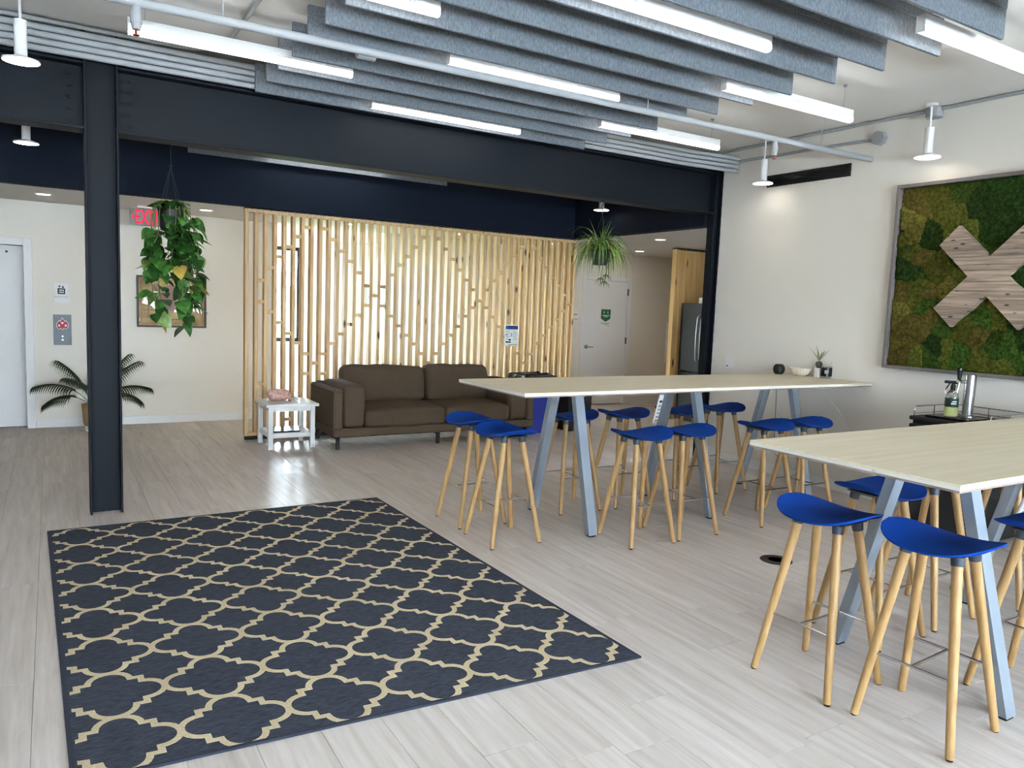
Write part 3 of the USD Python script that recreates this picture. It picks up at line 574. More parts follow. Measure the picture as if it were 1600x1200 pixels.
# ------------------------------------------------------------------ moss panel
mp = thing('moss_panel', 'framed green moss wall panel with a reclaimed wood cross', 'wall art', (XR, 3.172, 1.984))
HW, HH = 0.82, 0.783
for a in ((-HW, HW, HH - 0.028, HH), (-HW, HW, -HH, -HH + 0.028), (-HW, -HW + 0.028, -HH + 0.028, HH - 0.028), (HW - 0.028, HW, -HH + 0.028, HH - 0.028)):
    part('frame_board', bevbox(-0.075, 0, a[0], a[1], a[2], a[3], 0.002), 'frame_grey', mp)
part('backing', bevbox(-0.02, -0.002, -HW + 0.028, HW - 0.028, -HH + 0.028, HH - 0.028), 'moss_back', mp)
rm = np.random.default_rng(8); A, B = HW - 0.03, HH - 0.03
pts = rm.uniform((-A, -B), (A, B), (105, 2))
for _ in range(1):
    g = rm.uniform((-A, -B), (A, B), (20000, 2)); own = np.argmin(((g[:, None] - pts[None]) ** 2).sum(-1), 1)
    pts = np.array([0.5 * pts[k] + 0.5 * g[own == k].mean(0) if (own == k).any() else pts[k] for k in range(len(pts))])
from scipy.spatial import Voronoi
big = np.vstack([pts, pts * [-1, 1] + [2 * A, 0], pts * [-1, 1] - [2 * A, 0], pts * [1, -1] + [0, 2 * B], pts * [1, -1] - [0, 2 * B]])
vor = Voronoi(big)
for k in range(len(pts)):
    poly = sg.Polygon(vor.vertices[vor.regions[vor.point_region[k]]]).intersection(sg.box(-A, -B, A, B)).buffer(-0.02).buffer(0.03).intersection(sg.box(-A - 0.004, -B - 0.004, A + 0.004, B + 0.004))
    if poly.is_empty: continue
    poly = max(getattr(poly, 'geoms', [poly]), key=lambda q: q.area)
    # domed clump: boundary ring, inner rings, centre
    n = 40; L = poly.exterior; ring = np.array([L.interpolate(t, normalized=True).coords[0] for t in np.linspace(0, 1, n, endpoint=False)]); c = np.array(poly.centroid.coords[0])
    rr = [(1.0, 0.0), (1.0, 0.5), (0.94, 0.8), (0.85, 0.93), (0.7, 1.0), (0.5, 1.02), (0.25, 1.0)]; hgt = rm.uniform(0.012, 0.034)
    v = []; f = []
    for s_, q in rr:
        P = c + (ring - c) * s_
        nz = meshkit.fbm(np.c_[P * 55, np.full(n, k)], 3, 4) - 0.5
        rad = 1 + (0.34 * (meshkit.fbm(np.c_[P * 38, np.full(n, k * 1.7)], 2) - 0.5) if s_ > 0.9 else 0)
        P = c + (P - c) * np.asarray(rad).reshape(-1, 1) if s_ > 0.9 else P
        for (yy, zz), e in zip(P, nz): v.append((-0.02 - hgt * q - 0.03 * e * (q > 0.2), yy, zz))
    v.append((-0.02 - hgt, c[0], c[1])); m = len(rr)
    for i in range(m - 1):
        for j in range(n): a, b2 = i * n + j, i * n + (j + 1) % n; f += [[a, a + n, b2 + n], [a, b2 + n, b2]]
    for j in range(n): f.append([(m - 1) * n + j, m * n, (m - 1) * n + (j + 1) % n])
    area = meshkit.noise(np.array([[c[0] * 2.6 + 3, c[1] * 2.6, 0.5]]), 2)[0] + rm.normal(0, 0.12)
    part('moss_clump', tmesh(v, f), 'moss_dark' if area < 0.36 else 'moss_mid' if area < 0.52 else 'moss_olive' if area < 0.68 else 'moss_brown', mp, smooth=True)
a1, a2, n1, n2 = (0.40, 0.255), (0.25, 0.405), (0.15, 0.0), (0.0, 0.152)
cross = sg.Polygon([a1, a2, n2, (-a2[0], a2[1]), (-a1[0], a1[1]), (-n1[0], 0), (-a1[0], -a1[1]), (-a2[0], -a2[1]), (0, -n2[1]), (a2[0], -a2[1]), (a1[0], -a1[1]), n1])
zz = -0.41; rw = random.Random(4)
for hgt in (0.075, 0.09, 0.085, 0.05, 0.07, 0.085, 0.045, 0.065, 0.05, 0.08, 0.07, 0.08):
    st = cross.intersection(sg.box(-1, zz + 0.0008, 1, zz + hgt - 0.0008))
    for g in getattr(st, 'geoms', [st]):
        if not g.is_empty: part('plank', prism(g, -0.088 - rw.uniform(0, 0.005), -0.03, 'x'), 'barn_wood', mp)
    zz += hgt

# ------------------------------------------------------------------ rug
rug = thing('rug', 'dark navy rug with a beige trellis pattern', 'rug')
C00, C10, C11, C01 = map(np.array, ((-0.047, 5.731), (2.244, 5.738), (2.313, 2.552), (0.029, 2.684)))
RW, RL = 2.29, 3.11
def rugmap(uv):
    s, t = (uv[:, 0] / RW)[:, None], (uv[:, 1] / RL)[:, None]
    return C00 * (1 - s) * (1 - t) + C10 * s * (1 - t) + C11 * s * t + C01 * (1 - s) * t
def rugmesh(poly, z0, z1):
    m = prism(poly, z0, z1); v = np.array(m.vertices); q = rugmap(v[:, :2]); return tmesh(np.c_[q, v[:, 2]], np.array(m.faces)[:, ::-1])
part('pile', rugmesh(sg.box(0, 0, RW, RL), 0.0005, 0.008), 'rug_dark', rug)
b_, s_, hp = 0.116, 0.039, 0.1935
i_ = b_ - s_
def arc(cx, cy, r, a0, a1, n=12): return [(cx + r * math.cos(t), cy + r * math.sin(t)) for t in np.linspace(math.radians(a0), math.radians(a1), n)]
cell = arc(0, b_, i_, 180, 0) + [(b_, b_), (b_, i_)] + arc(b_, 0, i_, 90, -90)[1:] + [(b_, -b_), (i_, -b_)] + arc(0, -b_, i_, 0, -180)[1:] + [(-b_, -b_), (-b_, -i_)] + arc(-b_, 0, i_, -90, -270)[1:] + [(-b_, b_)]
line = sg.LineString(cell + [cell[0]]).buffer(0.0125, join_style=2, mitre_limit=3)
cells = [affinity.translate(line, 0.161 + 0.387 * i, 0.2 + 0.388 * j) for i in range(6) for j in range(8)]
trell = so.unary_union(cells).intersection(sg.box(0.02, 0.014, RW - 0.016, RL - 0.016))
part('trellis_pattern', rugmesh(trell, 0.006, 0.0088), 'rug_tan', rug)
part('bound_edge', rugmesh(sg.box(-0.004, -0.004, RW + 0.004, RL + 0.004).difference(sg.box(0.012, 0.012, RW - 0.012, RL - 0.012)), 0.0005, 0.0095), 'rug_edge', rug)

# ------------------------------------------------------------------ sofa, side table, bins
sf = thing('sofa', 'brown fabric two-seat sofa in front of the timber screen', 'sofa', (2.54, 7.75, 0))
SW, SD = 2.52, 0.88
part('frame', MB().box(0, SW, 0, SD, 0.14, 0.235, c=0.015).box(0, 0.1, 0, SD, 0.22, 0.655, c=0.02).box(SW - 0.1, SW, 0, SD, 0.22, 0.655, c=0.02).box(0.05, SW - 0.05, SD - 0.1, SD, 0.22, 0.67, c=0.02), 'sofa', sf)
part('arm_cushion', rbox(0.1, 0.35, -0.01, SD - 0.1, 0.235, 0.70, 0.06, puff=(0.008, 0, 0.015), noise=0.02, seed=1), 'sofa', sf, smooth=True)
part('arm_cushion', rbox(SW - 0.35, SW - 0.1, -0.01, SD - 0.1, 0.235, 0.70, 0.06, puff=(0.008, 0, 0.015), noise=0.02, seed=2), 'sofa', sf, smooth=True)
mid = 0.35 + (SW - 0.7) / 2 + 0.05
part('seat_cushion', rbox(0.352, mid - 0.003, -0.02, SD - 0.15, 0.235, 0.44, 0.045, puff=(0, 0.01, 0.025), noise=0.02, seed=3), 'sofa', sf, smooth=True)
part('seat_cushion', rbox(mid + 0.003, SW - 0.352, -0.02, SD - 0.15, 0.235, 0.44, 0.045, puff=(0, 0.01, 0.025), noise=0.02, seed=4), 'sofa', sf, smooth=True)
for xa, xb, sd in ((0.27, mid - 0.01, 5), (mid + 0.01, SW - 0.35, 6)):
    m = rbox(-(xb - xa) / 2, (xb - xa) / 2, -0.11, 0.11, 0, 0.43, 0.07, puff=(0, 0.035, 0.01), noise=0.05, seed=sd, nscale=5)
    part('back_cushion', xf(m, rx=-0.16, loc=((xa + xb) / 2, SD - 0.27, 0.43)), 'sofa', sf, smooth=True)
for xl in (0.05, 1.24, SW - 0.1):
    part('leg', MB().box(xl, xl + 0.035, 0.06, 0.095, 0.0, 0.15, c=0.002).box(xl, xl + 0.035, 0.06, SD - 0.06, 0.11, 0.145, c=0.002).box(xl, xl + 0.035, SD - 0.095, SD - 0.06, 0.0, 0.15, c=0.002), 'black_matt', sf)
st = thing('side_table', 'small white side table with a lower shelf left of the sofa', 'table', (1.925, 8.03, 0))
part('table_top', bevbox(-0.03, 0.53, -0.03, 0.53, 0.455, 0.485, 0.004), 'white_gloss', st)
for a, b2 in ((0, 0), (0.445, 0), (0, 0.445), (0.445, 0.445)): part('leg', bevbox(a, a + 0.05, b2, b2 + 0.05, 0, 0.455, 0.003), 'white_gloss', st)
for a in ((0.05, 0.445, 0.01, 0.03), (0.05, 0.445, 0.465, 0.485)): part('apron', bevbox(*a, 0.405, 0.455), 'white_gloss', st)
for a in ((0.01, 0.03, 0.05, 0.445), (0.465, 0.485, 0.05, 0.445)): part('apron', bevbox(*a, 0.405, 0.455), 'white_gloss', st)
part('shelf', bevbox(0.01, 0.485, 0.01, 0.485, 0.12, 0.17, 0.003), 'white_gloss', st)
solo('tray', bevbox(2.0, 2.28, 8.1, 8.42, 0.171, 0.186, 0.004), 'glass_dark', 'flat dark tray lying on the lower shelf of the white side table', 'tray')
ico = trimesh.creation.icosphere(4); v = np.array(ico.vertices); v = v * (1 + 0.35 * (meshkit.fbm(v * 3 + 5, 4, 3) - 0.5))[:, None]; v = np.sign(v) * np.abs(v) ** 0.75 * [0.125, 0.085, 0.062]
v[:, 2] = np.maximum(v[:, 2], -0.058)
solo('rock', tmesh(v + [2.12, 8.4, 0.543], ico.faces), 'quartz', 'pink textured quartz rock on the white side table', 'rock', smooth=40)
for i, (a, b2, q) in enumerate(((2.20, 8.24, 0.022), (2.27, 8.25, 0.026))):
    ic_ = trimesh.creation.icosphere(2); vv = np.array(ic_.vertices) * (1 + 0.5 * (meshkit.noise(np.array(ic_.vertices) * 2 + i * 7) - 0.5))[:, None] * q
    solo('crystal', tmesh(vv + [a, b2, 0.485 + q * 0.8], ic_.faces), 'quartz' if i == 0 else 'white_gloss', ['small pink crystal beside the quartz rock', 'small clear white crystal right of the pink one'][i], 'crystal')
bn = thing('blue_bin', 'blue recycling bin with a black liner right of the sofa', 'bin', (5.36, 8.28, 0))
part('body', prism(sg.box(-0.2, -0.2, 0.2, 0.2).buffer(0.02), 0, 0.7), 'bin_blue', bn)
lv = []
ang = np.linspace(0, 2 * PI, 60, endpoint=False); rb = random.Random(2)
sq = lambda a, h: np.array([np.sign(math.cos(a)) * min(1, abs(math.cos(a)) * 1.35) * h, np.sign(math.sin(a)) * min(1, abs(math.sin(a)) * 1.35) * h])
prof = [(0.235, 0.58), (0.245, 0.68), (0.24, 0.735), (0.225, 0.75), (0.2, 0.72), (0.19, 0.55)]
for h, z in prof:
    for a in ang: p_ = sq(a, h + 0.012 * (meshkit.noise(np.array([[a * 6, z * 9, 1.0]]))[0] - 0.5)); lv.append((p_[0], p_[1], z + 0.03 * (meshkit.noise(np.array([[a * 4, 3.0, 1.0]]))[0] - 0.5)))
lf = []
for i in range(len(prof) - 1):
    for j in range(60): a, b2 = i * 60 + j, i * 60 + (j + 1) % 60; lf += [[a, b2, b2 + 60], [a, b2 + 60, a + 60]]
part('liner', tmesh(lv, lf), 'bag_black', bn, smooth=60)
bn = thing('black_bin', 'black waste bin standing beside the blue bin', 'bin', (5.98, 8.2, 0))
part('body', prism(sg.box(-0.17, -0.14, 0.17, 0.14).buffer(0.02), 0, 0.6), 'black_matt', bn)
part('rim', prism(sg.box(-0.18, -0.15, 0.18, 0.15).buffer(0.02).difference(sg.box(-0.16, -0.13, 0.16, 0.13)), 0.6, 0.63), 'black_gloss', bn)

# ------------------------------------------------------------------ tall tables
def tall_table(x0, x1, yc, label, wd=0.93, h=1.05):
    t = thing('tall_table', label, 'table')
    part('tabletop', bevbox(x0, x1, yc - wd / 2, yc + wd / 2, h - 0.009, h, 0.001), 'table_wood', t)
    part('edge_band', MB().box(x0 + 0.001, x1 - 0.001, yc - wd / 2 + 0.001, yc + wd / 2 - 0.001, h - 0.022, h - 0.009), 'table_edge', t)
    part('underside', bevbox(x0 + 0.004, x1 - 0.004, yc - wd / 2 + 0.004, yc + wd / 2 - 0.004, h - 0.031, h - 0.022), 'table_core', t)
    for xf_ in (x0 + 0.62, x0 + 1.80, x0 + 2.98):
        part('frame_bar', bevbox(xf_ + 0.005, xf_ + 0.07, yc - 0.2, yc + 0.2, h - 0.071, h - 0.031, 0.002), 'table_leg_grey', t)
        for s in (-1, 1):
            y0, y1 = yc + s * 0.39, yc + s * 0.135; z1 = h - 0.031; q = []
            for yy, z in ((y0, 0.012), (y1, z1)):
                for a in (0, 0.075):
                    for b2 in (-0.025, 0.025): q.append((xf_ + a, yy + b2, z))
            lg = part('leg', trimesh.convex.convex_hull(np.array(q)), 'table_leg_grey', t)
            part('foot', bevbox(xf_ + 0.01, xf_ + 0.065, y0 - 0.02, y0 + 0.02, 0, 0.012), 'rubber', lg)
tall_table(2.60, 6.285, 4.567, 'long light wood bar table ending at the white wall')
tall_table(2.668, 6.285, 1.845, 'long light wood bar table nearest the camera')

# ------------------------------------------------------------------ stools
def seat_mesh(t=0.018, nu=36, nv=18):
    top, bot = [], []
    for i in range(nu + 1):
        a = -1 + 2 * i / nu
        hw = 0.198 * max(0.0, 1 - abs(a) ** 2.7) ** 0.5
        for j in range(nv + 1):
            b = -1 + 2 * j / nv
            x = 0.215 * a; y = hw * b
            z = 0.754 + 0.042 * abs(a) ** 2.3 - 0.010 * (b * hw / 0.198) ** 2
            th = t * (1 - 0.75 * max(abs(a) ** 6, abs(b) ** 6))
            top.append((x, y, z)); bot.append((x, y, z - th - 0.002))
    v = np.array(top + bot); n = (nu + 1) * (nv + 1); f = []
    for i in range(nu):
        for j in range(nv):
            a = i * (nv + 1) + j; b = a + nv + 1
            f += [[a, b, b + 1], [a, b + 1, a + 1], [n + a, n + b + 1, n + b], [n + a, n + a + 1, n + b + 1]]
    for i in range(nu):
        for j, s in ((0, 1), (nv, -1)):
            a = i * (nv + 1) + j; b = a + nv + 1
            f += [[a, n + a, n + b], [a, n + b, b]] if s > 0 else [[a, n + b, n + a], [a, b, n + b]]
    return tmesh(v, f)
def make_stool(label, loc, rz):
    s = thing('bar_stool', label, 'stool', loc, rz, 'blue bar stools')
    part('seat', seat_mesh(), 'blue_felt', s, smooth=60)
    part('seat_shell', MB().add(trimesh.convex.convex_hull(np.array([(a, b, z) for a, b, z in ((-0.13, -0.1, 0.738), (0.13, -0.1, 0.738), (-0.13, 0.1, 0.738), (0.13, 0.1, 0.738), (-0.1, -0.07, 0.72), (0.1, -0.07, 0.72), (-0.1, 0.07, 0.72), (0.1, 0.07, 0.72))]))), 'grey_plastic', s)
    for sx in (-1, 1):
        for sy in (-1, 1):
            top, bot = np.array([sx * 0.098, sy * 0.072, 0.70]), np.array([sx * 0.187, sy * 0.187, 0.006])
            lg = part('leg', tube([bot, bot + (top - bot) * 0.5, top], [0.0155, 0.0185, 0.0205], 14), 'oak_leg', s, smooth=50)
            part('leg_socket', tube([top - (top - bot) * 0.01, top + (top - bot) / np.linalg.norm(top - bot) * 0.04], [0.0225, 0.027], 14), 'grey_plastic', lg, smooth=50)
            part('foot', tube([bot - [0, 0, 0.006], bot], 0.0125, 10), 'rubber', lg)
    z = 0.272; q = (z - 0.006) / (0.70 - 0.006)
    ax, ay = 0.187 - (0.187 - 0.098) * q, 0.187 - (0.187 - 0.072) * q
    for sy in (-1, 1): part('foot_rail', tube([(-ax, sy * ay, z), (ax, sy * ay, z)], 0.006, 8), 'chrome', s, smooth=50)
    part('cross_rail', tube([(0, -ay, z), (0, ay, z)], 0.006, 8), 'chrome', s, smooth=50)
    return s
ST = [(2.648, 4.395, 90, 'blue bar stool at the left end of the far table, the one nearer the rug'),
      (2.667, 4.892, 90, 'blue bar stool at the left end of the far table, the one nearer the sofa'),
      (3.523, 4.006, -2, 'blue bar stool on the near side of the far table, first from its left end'),
      (3.955, 4.015, 0, 'blue bar stool on the near side of the far table, second from its left end'),
      (4.80, 4.005, 0, 'blue bar stool on the near side of the far table, third from its left end'),
      (5.26, 4.0, 0, 'blue bar stool on the near side of the far table, closest to the white wall'),
      (3.565, 4.905, -2, 'blue bar stool on the sofa side of the far table, first from its left end'),
      (4.085, 4.885, 0, 'blue bar stool on the sofa side of the far table, second from its left end'),
      (4.735, 4.90, 0, 'blue bar stool on the sofa side of the far table, behind the power strip'),
      (5.275, 4.925, 0, 'blue bar stool on the sofa side of the far table, closest to the wall'),
      (2.915, 2.056, 92, 'blue bar stool at the left end of the near table, beside the floor disc'),
      (2.974, 1.591, 94, 'large blue bar stool closest to the camera at the near table'),
      (3.61, 2.265, 0, 'blue bar stool on the far side of the near table, behind its first leg frame'),
      (4.105, 2.275, 0, 'bar stool tucked under the near table in front of the black cooler'),
      (4.84, 2.21, 0, 'bar stool under the near table at the right picture edge, by the cooler'),
      (3.66, 1.50, 0, 'blue bar stool on the near side of the near table, cut by the picture edge')]
first = make_stool(ST[0][3], (ST[0][0], ST[0][1], 0), ST[0][2])
for x, y, rz, lab in ST[1:]: copy(first, lab, (x, y, 0), rz)

# ------------------------------------------------------------------ things on and under the tables
def strip(name, label, loc, ax):
    s = thing(name, label, 'power strip', loc)
    T = lambda m: xf(m, rx=ax)
    part('case', T(bevbox(-0.025, 0.025, -0.02, 0.0, -0.28, 0.0, 0.006)), 'white_gloss', s)
    part('switch', T(bevbox(-0.012, 0.012, -0.023, -0.02, -0.075, -0.055)), 'ink_dark', s)
    for i in range(5): part('socket', T(bevbox(-0.012, 0.012, -0.0215, -0.02, -0.115 - 0.033 * i, -0.098 - 0.033 * i)), 'ink_grey', s)
    part('plug', T(bevbox(-0.018, 0.018, -0.018, 0.008, 0.0, 0.03, 0.004)), 'ink_dark', s)
    return s
strip('power_strip', 'grey-white power strip hanging beside the middle leg of the far table', (4.36, 4.74, 0.93), 0.28)
strip('power_strip', 'white power strip hanging under the near table at the picture edge', (4.52, 1.96, 0.83), 0.25)
def cable(pts, r, label, m='ink_grey'):
    solo('cable', tube(bend(pts, 0.12, 6), r, 6), m, label, 'cable', smooth=60)
cable([(4.37, 4.74, 0.965), (4.45, 4.7, 1.0), (4.8, 4.6, 1.015)], 0.004, 'white cable from the far power strip to the table underside', 'white_gloss')
cable([(5.62, 4.6, 1.01), (5.66, 4.62, 0.6), (5.75, 4.68, 0.3), (6.2, 4.8, 0.32)], 0.003, 'thin grey cable hanging by the last leg frame of the far table')
cable([(6.05, 4.5, 1.01), (6.1, 4.3, 0.8), (6.25, 4.2, 0.55), (6.28, 4.25, 0.3)], 0.003, 'thin white cable curving from the far table to the wall', 'white_gloss')
b = thing('smart_speaker', 'round black smart speaker on the far table', 'speaker', (6.105, 4.985, 1.05))
part('body', lathe([(0.0, 0), (0.035, 0.0), (0.05, 0.02), (0.057, 0.05), (0.05, 0.08), (0.035, 0.094), (0.0, 0.095)], n=28), 'black_matt', b, smooth=40)
part('ring', lathe([(0.035, 0.094), (0.034, 0.0965), (0.028, 0.0965), (0.028, 0.094)], n=24), 'black_gloss', b)
b = thing('shell_bowl', 'ribbed cream bowl beside the round black speaker', 'bowl', (6.16, 4.78, 1.05))
for i in range(22):
    a = 2 * PI * i / 22; d0 = 2 * PI / 22 * 0.46; q = []
    pr_ = [(0.045, 0.004), (0.07, 0.02), (0.092, 0.05), (0.105, 0.078)]; vv, ff = [], []
    for r_, z_ in pr_:
        for s in (-1, 1):
            for o_ in (0, 0.003): vv.append(((r_ + o_) * math.cos(a + s * d0), (r_ + o_) * math.sin(a + s * d0), z_))
    for j in range(3):
        k4 = 4 * j; ff += [[k4, k4 + 2, k4 + 6], [k4, k4 + 6, k4 + 4], [k4 + 1, k4 + 5, k4 + 7], [k4 + 1, k4 + 7, k4 + 3], [k4, k4 + 4, k4 + 5], [k4, k4 + 5, k4 + 1], [k4 + 2, k4 + 3, k4 + 7], [k4 + 2, k4 + 7, k4 + 6]]
    part('petal', tmesh(vv, ff), 'bowl_shell', b)
part('base', lathe([(0.0, 0), (0.045, 0), (0.05, 0.006), (0.0, 0.008)], n=22), 'bowl_shell', b)
b = thing('air_plant', 'air plant in a dark stone on a white glass block', 'plant', (6.225, 4.625, 1.05))
part('holder', bevbox(-0.03, 0.03, -0.03, 0.03, 0, 0.09, 0.006), 'white_gloss', b)
part('stone', lathe([(0.0, 0.085), (0.02, 0.09), (0.034, 0.125), (0.024, 0.15), (0.0, 0.155)], n=10), 'stone_dark', b)
ra = random.Random(9)
def blade(p0, d, L, w, droop, m=7, twist=0.0, fold=0.25):
    """tapering arching leaf blade"""
    d = np.array(d, float); d /= np.linalg.norm(d); p = np.array(p0, float); v, f = [], []
    for i in range(m + 1):
        t = i / m; u = np.cross(d, [0, 0, 1.0]); u = u / max(np.linalg.norm(u), 1e-6); nrm = np.cross(u, d)
        ww = w * (0.55 + 0.45 * math.sin(PI * min(1, t * 1.4))) * (1 - t ** 3) + 0.0004
        v += [p - u * ww + nrm * ww * fold, p, p + u * ww + nrm * ww * fold]
        p = p + d * L / m; d = d + np.array([0, 0, -droop / m]) ; d /= np.linalg.norm(d)
    for i in range(m):
        a = 3 * i
        for k in (0, 1): f += [[a + k, a + k + 1, a + k + 4], [a + k, a + k + 4, a + k + 3]]
    return tmesh(v, f)
for i in range(9):
    a = i * 2.4; part('leaf', blade((0, 0, 0.15), (math.cos(a) * 0.6, math.sin(a) * 0.6, 1), ra.uniform(0.08, 0.2) if i % 3 else 0.2, 0.006, 0.7), 'air_plant', b, smooth=True)
b = thing('candle_jar', 'glass jar with a black label at the wall end of the far table', 'candle', (6.235, 4.545, 1.05))
part('jar', lathe([(0.0, 0.0), (0.046, 0.0), (0.048, 0.004), (0.048, 0.115), (0.045, 0.115), (0.044, 0.012), (0.0, 0.012)], n=28), 'clear_plastic', b, smooth=40)
part('wax', lathe([(0.0, 0.012), (0.043, 0.012), (0.043, 0.07), (0.0, 0.07)], n=24), 'pot_white', b)
part('label', lathe([(0.0485, 0.02), (0.0495, 0.02), (0.0495, 0.1), (0.0485, 0.1)], n=28), 'black_gloss', b, smooth=40)
part('label_mark', xf(MB().box(-0.052, -0.049, -0.014, 0.014, 0.045, 0.078).mesh(), rz=0.6), 'ink_grey', b)
fv = []; ff = []
for i in range(14):
    a0, a1 = 2 * PI * i / 14, 2 * PI * (i + 0.8) / 14; k = len(fv)
    fv += [(0.03 * math.cos(a0), 0.03 * math.sin(a0), 0.115), (0.03 * math.cos(a1), 0.03 * math.sin(a1), 0.115), (0.055 * math.cos((a0 + a1) / 2), 0.055 * math.sin((a0 + a1) / 2), 0.15 + 0.012 * (i % 3))]; ff.append([k, k + 1, k + 2])
part('wrapper', tmesh(fv, ff), 'clear_plastic', b)
fd = thing('floor_outlet', 'round dark floor outlet cover between the tables', 'outlet', (4.082, 3.24, 0))
part('cover', lathe([(0.0, 0.0045), (0.098, 0.0045), (0.104, 0.0005)], n=40), 'disc_brown', fd)
part('lid_ring', lathe([(0.05, 0.0045), (0.052, 0.0062), (0.056, 0.0062), (0.058, 0.0045)], n=32), 'disc_brown', fd)

# ------------------------------------------------------------------ drinks cooler with tap
kg = thing('keg_cooler', 'black keg cooler with a chrome top rail against the right wall', 'refrigerator', (5.69, 2.78, 0))
KW, KD, KH = 0.6, 0.59, 0.885
part('body', bevbox(0.05, KD, 0, KW, 0.02, KH - 0.03, 0.004), 'black_matt', kg)
part('door', bevbox(0.0, 0.05, 0.0, KW, 0.05, KH - 0.06, 0.006), 'black_matt', kg)
part('top_plate', bevbox(0.0, KD, -0.003, KW + 0.003, KH - 0.03, KH, 0.006), 'black_matt', kg)
r1 = bend([(0.03, KW - 0.02, KH), (0.03, KW - 0.02, KH + 0.075), (KD - 0.03, KW - 0.02, KH + 0.075), (KD - 0.03, 0.02, KH + 0.075), (0.03, 0.02, KH + 0.075), (0.03, 0.02, KH)], 0.04)
part('guard_rail', tube(r1, 0.005, 8), 'chrome', kg, smooth=50)
part('lower_rail', tube([(0.03, KW - 0.02, KH + 0.02), (KD - 0.03, KW - 0.02, KH + 0.02), (KD - 0.03, 0.02, KH + 0.02), (0.03, 0.02, KH + 0.02)], 0.004, 6), 'chrome', kg)
for a, b2 in ((0.3, KW - 0.02), (KD - 0.03, KW - 0.02), (KD - 0.03, 0.3), (KD - 0.03, 0.02), (0.3, 0.02)): part('rail_post', tube([(a, b2, KH), (a, b2, KH + 0.075)], 0.004, 6), 'chrome', kg)
part('drip_tray', prism(sg.box(0.06, 0.2, 0.36, 0.5).buffer(0.01), KH, KH + 0.018), 'black_gloss', kg)
tw = part('tap_tower', lathe([(0.0, 0), (0.06, 0), (0.06, 0.012), (0.038, 0.02), (0.038, 0.315), (0.034, 0.325), (0.0, 0.326)], (0.27, 0.31, KH + 0.018), n=28), 'brushed_steel', kg, smooth=40)
part('faucet', MB().cyl((0.23, 0.33, 1.17), (0.16, 0.345, 1.175), 0.013).cyl((0.175, 0.34, 1.18), (0.16, 0.345, 1.09), 0.01), 'chrome', tw, smooth=50)
part('tap_handle', MB().tube([(0.175, 0.342, 1.185), (0.17, 0.343, 1.26)], [0.012, 0.02], 12).cyl((0.17, 0.343, 1.26), (0.17, 0.343, 1.275), 0.02), 'black_gloss', tw, smooth=50)
sbt = thing('spray_bottle', 'clear spray bottle with a dark green label on the keg cooler', 'bottle', (5.86, 3.16, KH + 0.018))
part('bottle', lathe([(0.0, 0), (0.043, 0), (0.046, 0.006), (0.046, 0.14), (0.036, 0.18), (0.018, 0.205), (0.016, 0.215), (0.0, 0.215)], n=24), 'clear_plastic', sbt, smooth=40)
part('label', lathe([(0.0465, 0.075), (0.0475, 0.075), (0.0475, 0.14), (0.0465, 0.14)], n=28), 'label_dark_green', sbt, smooth=40)
part('lower_label', lathe([(0.0465, 0.01), (0.0475, 0.01), (0.0475, 0.073), (0.0465, 0.073)], n=28), 'label_lime', sbt, smooth=40)
part('label_marks', xf(MB().box(-0.0495, -0.047, -0.02, 0.01, 0.112, 0.12).box(-0.0495, -0.047, -0.02, 0.016, 0.096, 0.105).mesh(), rz=0.75), 'paper', sbt)
part('trigger_head', MB().add(lathe([(0.018, 0.205), (0.018, 0.235), (0.012, 0.25), (0.0, 0.25)], n=14)).add(xf(MB().box(-0.06, 0.035, -0.011, 0.011, 0.25, 0.272, c=0.004).add(trimesh.convex.convex_hull(np.array([(-0.03, -0.006, 0.25), (-0.03, 0.006, 0.25), (-0.018, -0.006, 0.25), (-0.018, 0.006, 0.25), (-0.052, -0.006, 0.205), (-0.052, 0.006, 0.205), (-0.045, 0.006, 0.2), (-0.045, -0.006, 0.2)]))).mesh(), rz=-1.1)), 'black_matt', sbt)

# ------------------------------------------------------------------ plants
def leaf_heart(L, w, fold=0.25, droop=0.4):
    """heart-shaped leaf in its own frame: base at origin, tip along +x, normal +z"""
    n = 7; v = []; f = []
    for i in range(n + 1):
        t = i / n; half = w * (math.sin(PI * t ** 0.62)) ** 0.85 * (1 - 0.15 * t) if 0 < t < 1 else 0.0
        xx = L * t; zz = -droop * L * t * t; bk = 0.12 * L * max(0, 1 - t * 3.2)
        v += [(xx - bk, -half, zz + fold * half), (xx, 0, zz), (xx - bk, half, zz + fold * half)]
    for i in range(n):
        a = 3 * i
        for k in (0, 1): f += [[a + k, a + k + 1, a + k + 4], [a + k, a + k + 4, a + k + 3]]
    return np.array(v), np.array(f)
def orient(v, pos, d, up):
    d = np.array(d, float); d /= np.linalg.norm(d); up = np.array(up, float); s = np.cross(up, d); s /= max(np.linalg.norm(s), 1e-6); u = np.cross(d, s)
    return v[:, :1] * d + v[:, 1:2] * s + v[:, 2:] * u + np.asarray(pos)
rp = np.random.default_rng(21)
po = thing('hanging_pothos', 'trailing green pothos hanging from the beam in a black pot', 'plant', (0.762, 6.14, 0))
part('pot', lathe([(0.0, 2.07), (0.07, 2.07), (0.075, 2.08), (0.09, 2.205), (0.094, 2.21), (0.088, 2.21), (0.08, 2.19), (0.0, 2.19)], n=24), 'pot_black', po, smooth=40)
part('hook', MB().cyl((0, 0, 2.69), (0, 0, 2.682), 0.016).tube([(0, 0, 2.684), (0.008, 0, 2.67), (0, 0, 2.655), (0, 0, 2.62)], 0.003, 6), 'black_matt', po)
part('chain', MB().tube([(0, 0, 2.63), (0.002, 0, 2.55)], 0.004, 6).cyl((0, 0, 2.53), (0, 0, 2.52), 0.012).tube([(0, 0, 2.55), (0, 0, 2.52)], 0.003, 6), 'black_matt', po)
